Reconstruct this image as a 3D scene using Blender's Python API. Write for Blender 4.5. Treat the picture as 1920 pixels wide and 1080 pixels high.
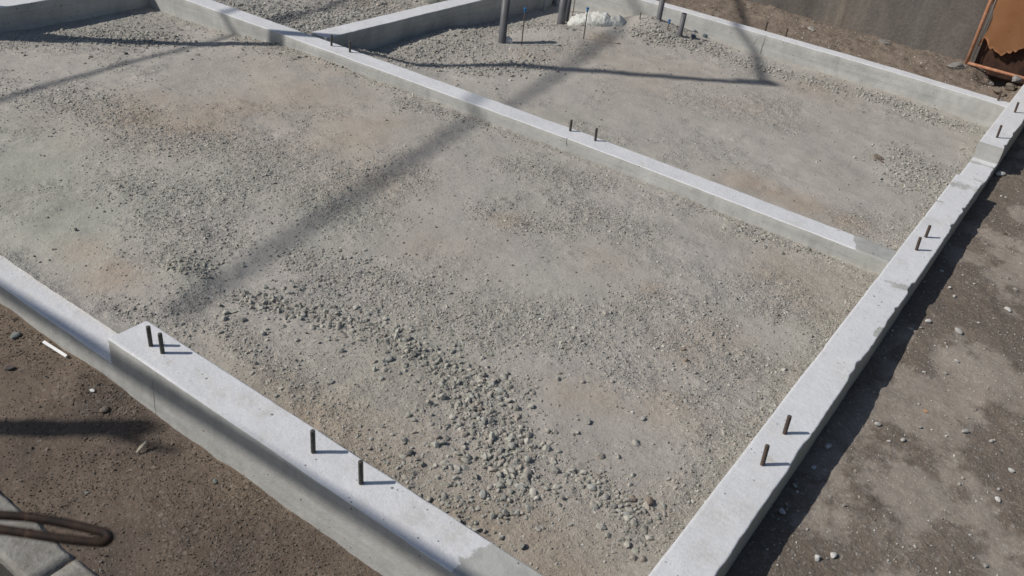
import bpy, bmesh, math
import numpy as np
from mathutils import Vector, Matrix

for o in list(bpy.data.objects): bpy.data.objects.remove(o)
scene = bpy.context.scene
COL = scene.collection

# ------------------------------------------------------------------ camera
F_PX = 1692.66
RV = np.array([2.0157018905, 0.7169936108, -0.2411521083])
CAM = np.array([0.4912632, -1.5477344, 1.9674225])
def rodrigues(r):
    th = np.linalg.norm(r); k = r / th
    K = np.array([[0, -k[2], k[1]], [k[2], 0, -k[0]], [-k[1], k[0], 0]])
    return np.eye(3) + math.sin(th) * K + (1 - math.cos(th)) * K @ K
RC = rodrigues(RV)
def at(u, v, ax=2, val=-0.08):
    """point where the sight line through photo pixel (u, v) meets the plane axis=val"""
    d = RC.T @ np.array([(u - 960) / F_PX, (v - 540) / F_PX, 1.0])
    t = (val - CAM[ax]) / d[ax]
    return CAM + t * d
cd = bpy.data.cameras.new('camera'); cam = bpy.data.objects.new('camera', cd); COL.objects.link(cam)
M = Matrix([[RC[0][i], -RC[1][i], -RC[2][i], CAM[i]] for i in range(3)] + [[0, 0, 0, 1]])
cam.matrix_world = M
cd.sensor_width = 36; cd.lens = F_PX * 36 / 1920; cd.clip_start = 0.05; cd.clip_end = 500
cd.dof.use_dof = True; cd.dof.focus_distance = 4.2; cd.dof.aperture_fstop = 4.5
scene.camera = cam

# ------------------------------------------------------------------ light
SD = Vector((0.86, 0.79, -1.0)).normalized()          # direction the sunlight travels
w = bpy.data.worlds.new('World'); scene.world = w; w.use_nodes = True
nt = w.node_tree; bg = nt.nodes['Background']
sky = nt.nodes.new('ShaderNodeTexSky'); sky.sky_type = 'NISHITA'; sky.sun_disc = False
sky.sun_elevation = math.asin(-SD.z); sky.sun_rotation = math.atan2(-SD.x, -SD.y) % (2 * math.pi)
nt.links.new(sky.outputs[0], bg.inputs[0]); bg.inputs[1].default_value = 0.06
sl = bpy.data.lights.new('sun', 'SUN'); sun = bpy.data.objects.new('sun', sl); COL.objects.link(sun)
sl.energy = 3.3; sl.angle = math.radians(0.53); sl.color = (1.0, 0.95, 0.885)
sun.rotation_euler = SD.to_track_quat('-Z', 'Y').to_euler()
sun.location = (-6, -6, 8)
scene.view_settings.view_transform = 'Standard'; scene.view_settings.look = 'None'
scene.view_settings.exposure = 0.0; scene.view_settings.gamma = 1.0

# ------------------------------------------------------------------ noise
def _hash(ix, iy, seed):
    h = (ix.astype(np.int64) * 374761393 + iy.astype(np.int64) * 668265263 + seed * 982451653) & 0xFFFFFFFF
    h = ((h ^ (h >> 13)) * 1274126177) & 0xFFFFFFFF
    h = (h ^ (h >> 16)) & 0xFFFFFFFF
    return h.astype(np.float64) / 4294967295.0
def vnoise(x, y, scale, seed=0):
    """value noise, -1..1, lattice step = scale metres"""
    x = np.asarray(x, float) / scale + 1000.37; y = np.asarray(y, float) / scale + 1000.71
    ix = np.floor(x); iy = np.floor(y); fx = x - ix; fy = y - iy
    fx = fx * fx * fx * (fx * (fx * 6 - 15) + 10); fy = fy * fy * fy * (fy * (fy * 6 - 15) + 10)
    a = _hash(ix, iy, seed); b = _hash(ix + 1, iy, seed); c = _hash(ix, iy + 1, seed); d = _hash(ix + 1, iy + 1, seed)
    return 2 * ((a * (1 - fx) + b * fx) * (1 - fy) + (c * (1 - fx) + d * fx) * fy) - 1
def fbm(x, y, scale, octs=4, seed=0, gain=0.5):
    s = 0; a = 1; t = 0
    for o in range(octs):
        c, q = math.cos(o * 1.1 + .4), math.sin(o * 1.1 + .4)
        s = s + a * vnoise(c * x - q * y, q * x + c * y, scale / 2 ** o, seed + 17 * o); t += a; a *= gain
    return s / t
def smooth(e0, e1, x):
    t = np.clip((np.asarray(x, float) - e0) / (e1 - e0), 0, 1); return t * t * (3 - 2 * t)
rng = np.random.default_rng(11)

# ------------------------------------------------------------------ layout (metres; wall tops at z = 0)
TF, TR = 0.158, 0.15
MY, TM = 2.648, 0.15            # middle wall
BY, TB = 5.70, 0.125            # back wall
CX, TC = -3.884, 0.15           # short cross wall
LX = -5.50                      # left cross wall inner face
FS = -1.95                      # step of the front wall
def m_bow(x):  return -0.040 * np.clip((-x - 2.4) / 1.8, 0, 1.5) ** 1.5 + 0.022 * np.exp(-((x + 1.5) / 1.0) ** 2)
def b_bow(x):  return 0.075 * (1 - np.exp(-np.maximum(-x, 0) / 0.8)) - 0.035 - 0.02 * np.clip((-x - 2) / 1.5, 0, 2)
def in_room(x, y):  return (x < TR * .5) & (y > -TF * .5) & (y < BY + .06)

# ------------------------------------------------------------------ terrain heights
mound_pts = [(at(760, 95, 2, -.17), .35, .05), (at(860, 70, 2, -.15), .35, .07), (at(1010, 60, 2, -.13), .35, .06),
             (at(1215, 52, 2, -.10), .24, .11), (at(1275, 60, 2, -.10), .12, .01), (at(1110, 55, 2, -.12), .3, .02), (at(1290, 75, 2, -.12), .2, .02)]
def h_front(x, y):
    z = -0.078 - 0.085 * smooth(-3.9, -5.3, x)
    z = z + 0.011 * fbm(x, y, .7, 2, 3) + 0.006 * fbm(x, y, .16, 2, 5)
    z = z - 0.02 * np.exp(-((y - 0.0) / .12) ** 2)
    z = z + 0.03 * np.exp(-(((x - PILE[0]) / .09) ** 2 + ((y - PILE[1]) / .08) ** 2)) 
    return z
PILE = at(345, 512)
def h_back(x, y):
    z = -0.115 - 0.09 * smooth(-2.9, -3.7, x) * smooth(3.0, 3.3, y) - 0.03 * smooth(-.8, 0, x) * smooth(4.2, 5.6, y)
    z = z + 0.010 * fbm(x, y, .6, 2, 23) + 0.006 * fbm(x, y, .15, 2, 25)
    for p, s, a in mound_pts: z = z + a * np.exp(-(((x - p[0]) ** 2 + (y - p[1]) ** 2) / s ** 2))
    return z
def h_left(x, y):
    return -0.13 + 0.03 * fbm(x, y, .35, 3, 41) + 0.012 * fbm(x, y, .1, 2, 45) - .05 * smooth(-4.4, -4.1, x) * smooth(3.6, 3.0, y)
HOLE = at(1885, 168, 2, -.15)
def h_out(x, y):
    z = -0.21 + 0 * x
    r = smooth(-.3, .2, x) * smooth(-.2, .2, y)                 # the soil stands higher beside the long wall
    z = z + 0.085 * r
    z = z + 0.014 * fbm(x, y, .8, 3, 61) * smooth(8, 3, np.abs(x)) + 0.006 * fbm(x, y, .15, 2, 63)
    # strip between the back wall and the boundary wall rises
    bk = smooth(BY + .05, BY + .15, y)
    z = z + bk * (0.10 + 0.045 * smooth(6.0, 7.0, y) + 0.02 * fbm(x, y, .4, 3, 66) + .01 * fbm(x, y, .12, 2, 67))
    z = z - .26 * bk * np.exp(-(((x - HOLE[0] - .20) / .36) ** 4 + ((y - HOLE[1] - .10) / .30) ** 4)) * (1 + .5 * fbm(x, y, .12, 3, 68))
    # a small lip of soil along the front wall's outer foot
    z = z + 0.014 * np.exp(-((y + .17) / .06) ** 2) * (0.5 + .8 * fbm(x, y, .2, 3, 69)) * smooth(.3, -.2, x)
    # low ground by the kerb line
    z = z - 0.10 * smooth(-.80, -.84, y) * smooth(.6, .2, x)
    z = z + .035 * np.exp(-(((x + 2.03) / .10) ** 2 + ((y + .245) / .07) ** 2))
    return z

# ------------------------------------------------------------------ mesh helpers
def link(name, me, parent=None, mat=None):
    o = bpy.data.objects.new(name, me); COL.objects.link(o)
    if mat is not None and me is not None: me.materials.append(mat)
    if parent is not None: o.parent = parent
    return o
def tag(o, label=None, cat=None, group=None, kind=None):
    if label: o['label'] = label
    if cat: o['category'] = cat
    if group: o['group'] = group
    if kind: o['kind'] = kind
    return o
def np_mesh(name, V, Fc, smooth_shade=False, colors=None):
    me = bpy.data.meshes.new(name)
    V = np.ascontiguousarray(V, np.float32); Fc = np.ascontiguousarray(Fc, np.int32); n = Fc.shape[1]
    me.vertices.add(len(V)); me.vertices.foreach_set('co', V.ravel())
    me.loops.add(Fc.size); me.loops.foreach_set('vertex_index', Fc.ravel())
    me.polygons.add(len(Fc)); me.polygons.foreach_set('loop_start', np.arange(len(Fc), dtype=np.int32) * n)
    try: me.polygons.foreach_set('loop_total', np.full(len(Fc), n, np.int32))
    except Exception: pass
    me.update(calc_edges=True); me.validate()
    me.polygons.foreach_set('use_smooth', np.full(len(me.polygons), smooth_shade))
    if colors is not None:
        a = me.color_attributes.new('tint', 'FLOAT_COLOR', 'POINT')
        C = np.ones((len(V), 4), np.float32); C[:, :colors.shape[1]] = colors
        a.data.foreach_set('color', C.ravel())
    return me
def grid(xs, ys, hfun):
    X, Y = np.meshgrid(xs, ys, indexing='ij'); Z = hfun(X, Y)
    V = np.c_[X.ravel(), Y.ravel(), Z.ravel()]; nx, ny = len(xs), len(ys)
    i = np.arange(nx - 1)[:, None] * ny + np.arange(ny - 1)[None, :]
    Fc = np.stack([i, i + ny, i + ny + 1, i + 1], -1).reshape(-1, 4)
    return V, Fc
def bm_obj(name, bm, mat, parent=None, smooth_shade=False):
    me = bpy.data.meshes.new(name); bmesh.ops.recalc_face_normals(bm, faces=bm.faces); bm.to_mesh(me); bm.free()
    for p in me.polygons: p.use_smooth = smooth_shade
    return link(name, me, parent, mat)
def tube(bm, pts, rad, n=12, cap=True, seed=None):
    """tapered tube along points; rad number or list"""
    pts = [Vector(p) for p in pts]; rings = []
    if not hasattr(rad, '__len__'): rad = [rad] * len(pts)
    up = None
    for i, p in enumerate(pts):
        t = (pts[min(i + 1, len(pts) - 1)] - pts[max(i - 1, 0)]).normalized()
        if up is None: up = t.orthogonal().normalized()
        up = (up - t * up.dot(t)).normalized(); sd = t.cross(up)
        rings.append([bm.verts.new(p + (up * math.cos(a) + sd * math.sin(a)) * rad[i]) for a in [2 * math.pi * k / n for k in range(n)]])
    for a, b in zip(rings, rings[1:]):
        for k in range(n): bm.faces.new((a[k], a[(k + 1) % n], b[(k + 1) % n], b[k]))
    if cap: bm.faces.new(rings[0][::-1]); bm.faces.new(rings[-1])
def box(bm, x0, x1, y0, y1, z0, z1, M=None, bev=0):
    r = bmesh.ops.create_cube(bm, size=1)
    for v in r['verts']:
        v.co = Vector((x0 + (v.co.x + .5) * (x1 - x0), y0 + (v.co.y + .5) * (y1 - y0), z0 + (v.co.z + .5) * (z1 - z0)))
        if M is not None: v.co = M @ v.co
    if bev:
        es = list({e for v in r['verts'] for e in v.link_edges})
        bmesh.ops.bevel(bm, geom=es, offset=bev, segments=2, affect='EDGES')

# ------------------------------------------------------------------ materials
class NT:
    def __init__(s, name, rough=.9):
        s.m = bpy.data.materials.new(name); s.m.use_nodes = True; s.t = s.m.node_tree
        s.b = s.t.nodes['Principled BSDF']; s.b.inputs['Roughness'].default_value = rough
        s.b.inputs['Specular IOR Level'].default_value = 0.25
        s.pos = s.t.nodes.new('ShaderNodeNewGeometry').outputs['Position']
    def n(s, typ, **kw):
        nd = s.t.nodes.new(typ)
        for k, v in kw.items(): setattr(nd, k, v)
        return nd
    def l(s, a, b): s.t.links.new(a, b)
    def noise(s, scale, detail=4, rough=.55, vec=None, dist=0, col=False):
        nd = s.n('ShaderNodeTexNoise'); nd.inputs['Scale'].default_value = scale; nd.inputs['Detail'].default_value = detail
        nd.inputs['Roughness'].default_value = rough; nd.inputs['Distortion'].default_value = dist
        s.l(vec if vec is not None else s.pos, nd.inputs['Vector']); return nd.outputs['Color' if col else 'Fac']
    def vor(s, scale, feat='F1', out='Distance', vec=None, rnd=1):
        nd = s.n('ShaderNodeTexVoronoi', feature=feat); nd.inputs['Scale'].default_value = scale
        nd.inputs['Randomness'].default_value = rnd
        s.l(vec if vec is not None else s.pos, nd.inputs['Vector']); return nd.outputs[out]
    def ramp(s, fac, stops):
        nd = s.n('ShaderNodeValToRGB'); cr = nd.color_ramp
        while len(cr.elements) < len(stops): cr.elements.new(.5)
        for e, (p, c) in zip(cr.elements, stops):
            e.position = p; e.color = (*c, 1) if hasattr(c, '__len__') else (c, c, c, 1)
        s.l(fac, nd.inputs[0]); return nd.outputs[0]
    def mix(s, fac, a, b, mode='MIX'):
        nd = s.n('ShaderNodeMix', data_type='RGBA', blend_type=mode)
        for sock, v in ((nd.inputs[0], fac), (nd.inputs[6], a), (nd.inputs[7], b)):
            if isinstance(v, bpy.types.NodeSocket): s.l(v, sock)
            elif hasattr(v, '__len__'): sock.default_value = (*v, 1)
            else: sock.default_value = v if sock.type == 'VALUE' else (v, v, v, 1)
        return nd.outputs[2]
    def math(s, op, a, b=0.0, c=None):
        nd = s.n('ShaderNodeMath', operation=op)
        for i, v in enumerate([a, b] + ([c] if c is not None else [])):
            if isinstance(v, bpy.types.NodeSocket): s.l(v, nd.inputs[i])
            else: nd.inputs[i].default_value = v
        return nd.outputs[0]
    def attr(s, name='tint', out='Color'):
        nd = s.n('ShaderNodeAttribute'); nd.attribute_name = name; return nd.outputs[out]
    def bump(s, h, strength=.5, dist=.01, prev=None):
        nd = s.n('ShaderNodeBump'); nd.inputs['Strength'].default_value = strength; nd.inputs['Distance'].default_value = dist
        s.l(h, nd.inputs['Height'])
        if prev is not None: s.l(prev, nd.inputs['Normal'])
        s.l(nd.outputs[0], s.b.inputs['Normal']); return nd.outputs[0]
    def color(s, c):
        if isinstance(c, bpy.types.NodeSocket): s.l(c, s.b.inputs['Base Color'])
        else: s.b.inputs['Base Color'].default_value = (*c, 1)

def mat_ground(name, c_lo, c_hi, stone_c, fine=1.0, bumpk=1.0):
    m = NT(name, .95)
    loose = m.attr('tint', 'Alpha')
    base = m.mix(m.ramp(m.noise(2.3, 6, .6), [(.3, 0), (.7, 1)]), c_lo, c_hi)
    fineN = m.ramp(m.noise(55, 8, .75), [(.25, .55), (.5, .98), (.78, 1.45)])
    base = m.mix(m.math('MULTIPLY_ADD', loose, .65, .35), base, m.mix(1.0, base, fineN, 'MULTIPLY'))
    dusty = m.ramp(m.noise(7, 8, .68), [(.42, 0), (.66, 1)])
    base = m.mix(m.math('MULTIPLY', dusty, .30), base, tuple(1.22 * k for k in c_hi))
    # tiny chips of stone pressed in the surface
    vc = m.vor(130 * fine, out='Color'); sep = m.n('ShaderNodeSeparateColor'); m.l(vc, sep.inputs[0])
    chip = m.math('GREATER_THAN', sep.outputs[0], .72)
    inner = m.math('LESS_THAN', m.vor(130 * fine), .40)
    base = m.mix(m.math('MULTIPLY', m.math('MULTIPLY', chip, inner), m.math('MULTIPLY_ADD', loose, .6, .15)), base, m.mix(sep.outputs[1], stone_c, tuple(min(1, 1.5 * k) for k in stone_c)))
    vc2 = m.vor(52 * fine, out='Color'); sp2 = m.n('ShaderNodeSeparateColor'); m.l(vc2, sp2.inputs[0])
    k2 = m.math('MULTIPLY', m.math('GREATER_THAN', sp2.outputs[0], .80), m.math('LESS_THAN', m.vor(52 * fine), .36))
    base = m.mix(m.math('MULTIPLY', k2, m.math('MULTIPLY_ADD', loose, .5, .1)), base, m.mix(sp2.outputs[2], stone_c, tuple(min(1, 1.4 * k) for k in stone_c)))
    base = m.mix(1.0, base, m.attr(), 'MULTIPLY')
    m.color(base)
    v1 = m.ramp(m.vor(130 * fine), [(0, 1), (.45, .2), (1, 0)])
    v2 = m.ramp(m.vor(52 * fine), [(0, 1), (.5, .15), (1, 0)])
    h = m.math('ADD', m.math('MULTIPLY', v1, .45), m.math('MULTIPLY', v2, .5))
    h = m.math('ADD', h, m.math('MULTIPLY', m.noise(38, 9, .7), 1.6))
    h = m.math('MULTIPLY', h, m.math('MULTIPLY_ADD', loose, .80, .22))
    m.bump(h, .9 * bumpk, .0085)
    return m.m
GRAVEL = mat_ground('gravel_ground', (.375, .352, .318), (.415, .388, .348), (.42, .42, .385), 1.0, .8)
SOIL = mat_ground('brown_soil', (.146, .117, .091), (.192, .156, .124), (.26, .24, .21), .9, .8)

def mat_stone(name, mul=1.0):
    m = NT(name, .9)
    n1 = m.ramp(m.noise(60, 5, .6), [(.25, .72), (.75, 1.25)])
    m.color(m.mix(1.0, m.attr(), n1, 'MULTIPLY'))
    m.bump(m.noise(180, 5, .6), .5, .002)
    return m.m
STONE = mat_stone('crushed_stone')

def mat_concrete():
    m = NT('concrete', .82)
    sep = m.n('ShaderNodeSeparateColor'); m.l(m.attr(), sep.inputs[0])     # R = laitance mask, G = dampness and painted outer-face shade, B = stains and that face's brown
    edge = m.noise(14, 7, .65)
    lait = m.math('ADD', sep.outputs[0], m.math('MULTIPLY', m.math('SUBTRACT', edge, .5), .9))
    lait = m.ramp(lait, [(.46, 0), (.53, 1)])
    side = m.mix(m.ramp(m.noise(3.2, 6, .6), [(.3, 0), (.7, 1)]), (.43, .43, .405), (.53, .53, .505))
    mp = m.n('ShaderNodeMapping'); mp.inputs['Scale'].default_value = (2.2, 2.2, 34); m.l(m.pos, mp.inputs[0])
    side = m.mix(1.0, side, m.ramp(m.noise(1, 5, .6, vec=mp.outputs[0]), [(.3, .90), (.7, 1.06)]), 'MULTIPLY')
    xyz = m.n('ShaderNodeSeparateXYZ'); m.l(m.pos, xyz.inputs[0])
    zz = m.math('ADD', xyz.outputs[2], m.math('MULTIPLY', m.noise(2.5, 3), .012))
    ln = m.math('LESS_THAN', m.math('ABSOLUTE', m.math('ADD', zz, .046)), .0011)
    ln = m.math('MULTIPLY', ln, m.ramp(m.noise(1.7, 4), [(.42, 0), (.55, .55)]))
    side = m.mix(ln, side, (.2, .2, .18))
    mott = m.n('ShaderNodeMapping'); mott.inputs['Scale'].default_value = (7, 7, 3.2); m.l(m.pos, mott.inputs[0])
    side = m.mix(1.0, side, m.ramp(m.noise(1, 7, .68, vec=mott.outputs[0], dist=.8), [(.32, .84), (.5, 1.0), (.7, 1.10)]), 'MULTIPLY')
    mp2 = m.n('ShaderNodeMapping'); mp2.inputs['Scale'].default_value = (26, 26, 1.2); m.l(m.pos, mp2.inputs[0])
    side = m.mix(1.0, side, m.ramp(m.noise(18, 7, .7), [(.35, .93), (.65, 1.05)]), 'MULTIPLY')
    top = m.mix(m.ramp(m.noise(5, 7, .65), [(.3, 0), (.7, 1)]), (.66, .665, .675), (.76, .765, .78))
    top = m.mix(m.ramp(m.noise(7.5, 6, .7, dist=.6), [(.56, 0), (.74, .45)]), top, (.56, .53, .45))
    top = m.mix(1.0, top, m.ramp(m.noise(90, 4, .6), [(.3, .93), (.7, 1.05)]), 'MULTIPLY')
    c = m.mix(lait, side, top)
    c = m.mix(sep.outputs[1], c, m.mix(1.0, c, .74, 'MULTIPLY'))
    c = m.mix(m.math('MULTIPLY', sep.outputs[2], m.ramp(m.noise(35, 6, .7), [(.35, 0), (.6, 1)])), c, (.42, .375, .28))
    # bug holes
    bh = m.vor(24); msk = m.vor(24, out='Color'); s2 = m.n('ShaderNodeSeparateColor'); m.l(msk, s2.inputs[0])
    rad = m.math('MULTIPLY', m.math('SUBTRACT', s2.outputs[0], .62), .32)
    hole = m.math('LESS_THAN', bh, rad)
    bh2 = m.vor(60); msk2 = m.vor(60, out='Color'); s3 = m.n('ShaderNodeSeparateColor'); m.l(msk2, s3.inputs[0])
    hole2 = m.math('LESS_THAN', bh2, m.math('MULTIPLY', m.math('SUBTRACT', s3.outputs[0], .74), .75))
    hole2 = m.math('MULTIPLY', hole2, m.math('GREATER_THAN', m.noise(4.1, 2), .48))
    hole = m.math('MAXIMUM', hole, hole2)
    c = m.mix(m.math('MULTIPLY', hole, .8), c, (.10, .098, .09))
    m.color(c)
    h = m.math('SUBTRACT', m.math('ADD', m.math('MULTIPLY', m.noise(30, 8, .6), .8), m.math('MULTIPLY', m.noise(160, 4, .6), .25)), m.math('MULTIPLY', hole, 1.6))
    m.bump(h, .55, .006)
    return m.m
CONC = mat_concrete()

def simple(name, c1, c2, scale=20, rough=.7, bs=.3, metal=0, bd=.002):
    m = NT(name, rough)
    m.color(m.mix(m.ramp(m.noise(scale, 6, .65), [(.35, 0), (.65, 1)]), c1, c2))
    m.b.inputs['Metallic'].default_value = metal
    m.bump(m.noise(scale * 4, 5, .6), bs, bd); return m.m
RUST = simple('rusted_steel', (.075, .060, .052), (.135, .095, .075), 90, .8, .5)
DARKRUST = simple('dark_rusted_steel', (.012, .009, .008), (.045, .024, .015), 50, .7, .5)
STEEL = simple('dull_steel', (.075, .072, .066), (.13, .12, .105), 120, .55, .4, .3)
PVC = simple('grey_pipe_plastic', (.115, .115, .125), (.15, .148, .155), 8, .45, .05)
LPVC = simple('pale_pipe_plastic', (.36, .37, .38), (.42, .42, .42), 8, .5, .05)
BLUE = simple('blue_plastic', (.03, .15, .36), (.05, .20, .44), 30, .5, .1)
WOOD = simple('weathered_timber', (.28, .2, .13), (.4, .31, .21), 12, .85, .4)
GALV = simple('galvanised_steel', (.32, .33, .34), (.42, .43, .44), 20, .5, .1, .6)
BLACK = simple('black_cable', (.02, .02, .02), (.035, .035, .035), 20, .6, .1)
WHITEP = simple('white_plastic', (.70, .71, .70), (.80, .80, .79), 25, .5, .2)
STRAW = simple('pale_dry_wood', (.42, .37, .29), (.52, .47, .38), 60, .9, .4)

# ------------------------------------------------------------------ ground sheets
def blot(x, y, spots):
    f = np.zeros_like(x)
    for (u, v, z, r, a) in spots:
        p = at(u, v, 2, z); d2 = ((x - p[0]) ** 2 + (y - p[1]) ** 2) / r ** 2
        f = np.maximum(f, a * np.exp(-d2))
    return f
BROWN_F = [(330, 225, -.1, .42, .85), (420, 205, -.1, .3, .7), (560, 190, -.08, .45, .6), (640, 240, -.08, .4, .65), (250, 235, -.1, .3, .5),
           (210, 520, -.08, .14, .9), (160, 470, -.08, .12, .5), (1290, 640, -.08, .22, .55), (1330, 630, -.08, .15, .5), (1060, 740, -.08, .10, .7), (1120, 745, -.08, .12, .6),
           (950, 415, -.08, .09, 1.0), (1130, 490, -.08, .14, .5), (1230, 545, -.08, .08, .6), (820, 480, -.08, .2, .35), (620, 800, -.08, .15, .5),
           (760, 860, -.08, .2, .35), (1240, 760, -.08, .14, .6), (540, 120, -.1, .5, .4), (700, 330, -.08, .3, .35), (960, 900, -.08, .3, .25), (1500, 520, -.08, .25, .5), (1560, 560, -.08, .2, .4)]
BROWN_B = [(1400, 345, -.12, .15, .9), (1500, 385, -.12, .15, .9), (1590, 425, -.12, .12, .9), (1450, 365, -.12, .13, .8), (1640, 296, -.12, .04, 1.3),
           (1010, 108, -.12, .2, .5), (1130, 78, -.12, .14, .8), (1400, 200, -.12, .3, .3), (1540, 170, -.12, .3, .5), (1200, 130, -.12, .5, .3), (1700, 180, -.12, .3, .2)]
GREEN_F = [(60, 330, -.1, .5, .9), (120, 420, -.1, .4, .9), (30, 250, -.1, .4, .5), (220, 400, -.1, .35, .6), (340, 512, -.08, .12, .8), (350, 350, -.1, .4, .4), (640, 400, -.08, .3, .3),
           (800, 640, -.08, .3, .4), (940, 560, -.08, .35, .4), (1000, 300, -.08, .3, .3)]
def tint(V, brown, green, bc=(.99, .90, .81), gc=(.93, .99, .93), seed=0, loose=None):
    x, y = V[:, 0], V[:, 1]
    b = np.clip(blot(x, y, brown) * (1 + .9 * fbm(x, y, .22, 4, 81 + seed)) + .18 * np.clip(fbm(x, y, .6, 3, 82 + seed), 0, 1), 0, 1)[:, None]
    g = np.clip(blot(x, y, green) + .3 * fbm(x, y, .5, 3, 83 + seed), 0, 1)[:, None]
    C = np.ones((len(V), 3)); C = C * (1 - g) + np.array(gc) * g; C = C * (1 - b) + np.array(bc) * b
    C *= (1 + .07 * fbm(x, y, .35, 4, 85 + seed) + .06 * fbm(x, y, .06, 3, 86 + seed))[:, None]
    lo = loose(x, y) if loose else .8 + 0 * x
    C = C * (1.04 - .07 * lo)[:, None]
    if loose is loose_f:
        sd_ = np.clip(blot(x, y, SANDY), 0, 1)[:, None]; C = C * (1 - .55 * sd_) + .55 * sd_ * np.array([.97, .935, .875]) * C
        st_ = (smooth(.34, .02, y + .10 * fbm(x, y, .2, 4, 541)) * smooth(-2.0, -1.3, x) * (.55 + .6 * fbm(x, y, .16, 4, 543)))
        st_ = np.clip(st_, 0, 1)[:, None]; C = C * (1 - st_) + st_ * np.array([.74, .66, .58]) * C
    return np.c_[C, lo]

def patch_mesh(name, x0, x1, y0, y1, st, hf, rough, tf, mat):
    def H(X, Y):
        r = rough(X, Y)
        return hf(X, Y) + r * (.0040 * fbm(X, Y, .045, 3, 91, .7) + .0022 * np.abs(fbm(X, Y, .018, 2, 95, .7)))
    V, Fc = grid(np.arange(x0, x1 + st * .5, st), np.arange(y0, y1 + st * .5, st), H)
    o = link(name, np_mesh(name, V, Fc, True, tf(V)), None, mat); return o, H

# where the coarse stones lie: polylines in the photo, half-width in metres, how many, size range (m), how deep
BRUSH_F = [
    ([(445, 560), (520, 575), (600, 590), (690, 620), (760, 655)], .050, 330, (.010, .036), .35),
    ([(760, 650), (840, 690), (900, 715), (960, 735)], .055, 230, (.010, .034), .3),
    ([(860, 735), (920, 790), (950, 830), (960, 880), (960, 930)], .075, 620, (.010, .038), .3),
    ([(1080, 890), (1130, 925), (1180, 960), (1200, 1010)], .040, 170, (.010, .034), .3),
    ([(830, 945), (870, 955)], .035, 40, (.016, .036), .3),
    ([(760, 885), (780, 860), (745, 870)], .03, 25, (.014, .034), .4),
    ([(560, 490), (640, 510), (720, 525), (780, 545)], .085, 520, (.010, .026), .55),
    ([(600, 545), (700, 570), (800, 600), (900, 600), (980, 590)], .10, 620, (.008, .024), .6),
    ([(900, 640), (1040, 590), (1120, 600), (1250, 560)], .085, 420, (.008, .026), .6),
    ([(1000, 640), (1080, 650), (1130, 640)], .05, 90, (.010, .024), .5),
    ([(250, 345), (340, 370), (440, 355)], .13, 420, (.010, .026), .65),
    ([(330, 420), (420, 450), (330, 480)], .12, 260, (.010, .024), .65),
    ([(100, 180), (170, 200), (230, 225)], .16, 260, (.012, .028), .6),
    ([(270, 260), (420, 275), (520, 300)], .16, 300, (.010, .026), .65),
    ([(480, 330), (600, 370), (650, 400)], .16, 260, (.010, .024), .65),
    ([(640, 330), (760, 330)], .12, 110, (.010, .022), .6),
    ([(910, 395), (960, 415), (1050, 430), (1100, 390)], .07, 210, (.008, .022), .55),
    ([(960, 310), (1050, 330), (1130, 340)], .09, 130, (.008, .020), .6),
    ([(320, 500), (350, 510), (380, 520)], .035, 150, (.006, .022), .2),
    ([(340, 560), (300, 600), (330, 640)], .06, 110, (.008, .024), .5),
    ([(190, 570), (260, 590)], .05, 60, (.008, .022), .5),
    ([(1380, 430), (1430, 445), (1520, 465)], .05, 110, (.010, .032), .35),
    ([(1440, 600), (1470, 560), (1500, 545)], .035, 60, (.010, .026), .35),
    ([(1270, 755), (1310, 750), (1370, 690), (1400, 670)], .05, 90, (.008, .026), .4),
    ([(1300, 650), (1330, 610)], .09, 50, (.008, .020), .5),
    ([(430, 40), (520, 80), (560, 100)], .10, 240, (.012, .034), .4),
    ([(620, 115), (720, 150), (820, 190)], .06, 260, (.010, .028), .4),
    ([(760, 195), (850, 215), (940, 235), (1000, 260)], .07, 260, (.010, .026), .45),
    ([(1000, 265), (1150, 320), (1300, 380)], .03, 120, (.006, .018), .5),
    ([(1300, 385), (1440, 435), (1600, 505)], .018, 190, (.006, .020), .35),
    ([(150, 45), (230, 50), (300, 60)], .10, 300, (.012, .034), .3),
    ([(270, 62), (300, 65)], .10, 60, (.014, .04), .3),
    ([(0, 60), (120, 45), (230, 28)], .10, 200, (.012, .032), .4),
    ([(120, 590), (0, 480)], .06, 60, (.008, .02), .5),
    ([(1640, 520), (1500, 700), (1330, 880), (1230, 1010)], .05, 320, (.007, .024), .4),
    ([(1180, 700), (1240, 640), (1300, 590)], .12, 120, (.008, .024), .5),
    ([(430, 620), (620, 790), (780, 940)], .06, 200, (.007, .022), .4),
    ([(1100, 400), (1180, 430)], .12, 110, (.008, .02), .55),
]
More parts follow.
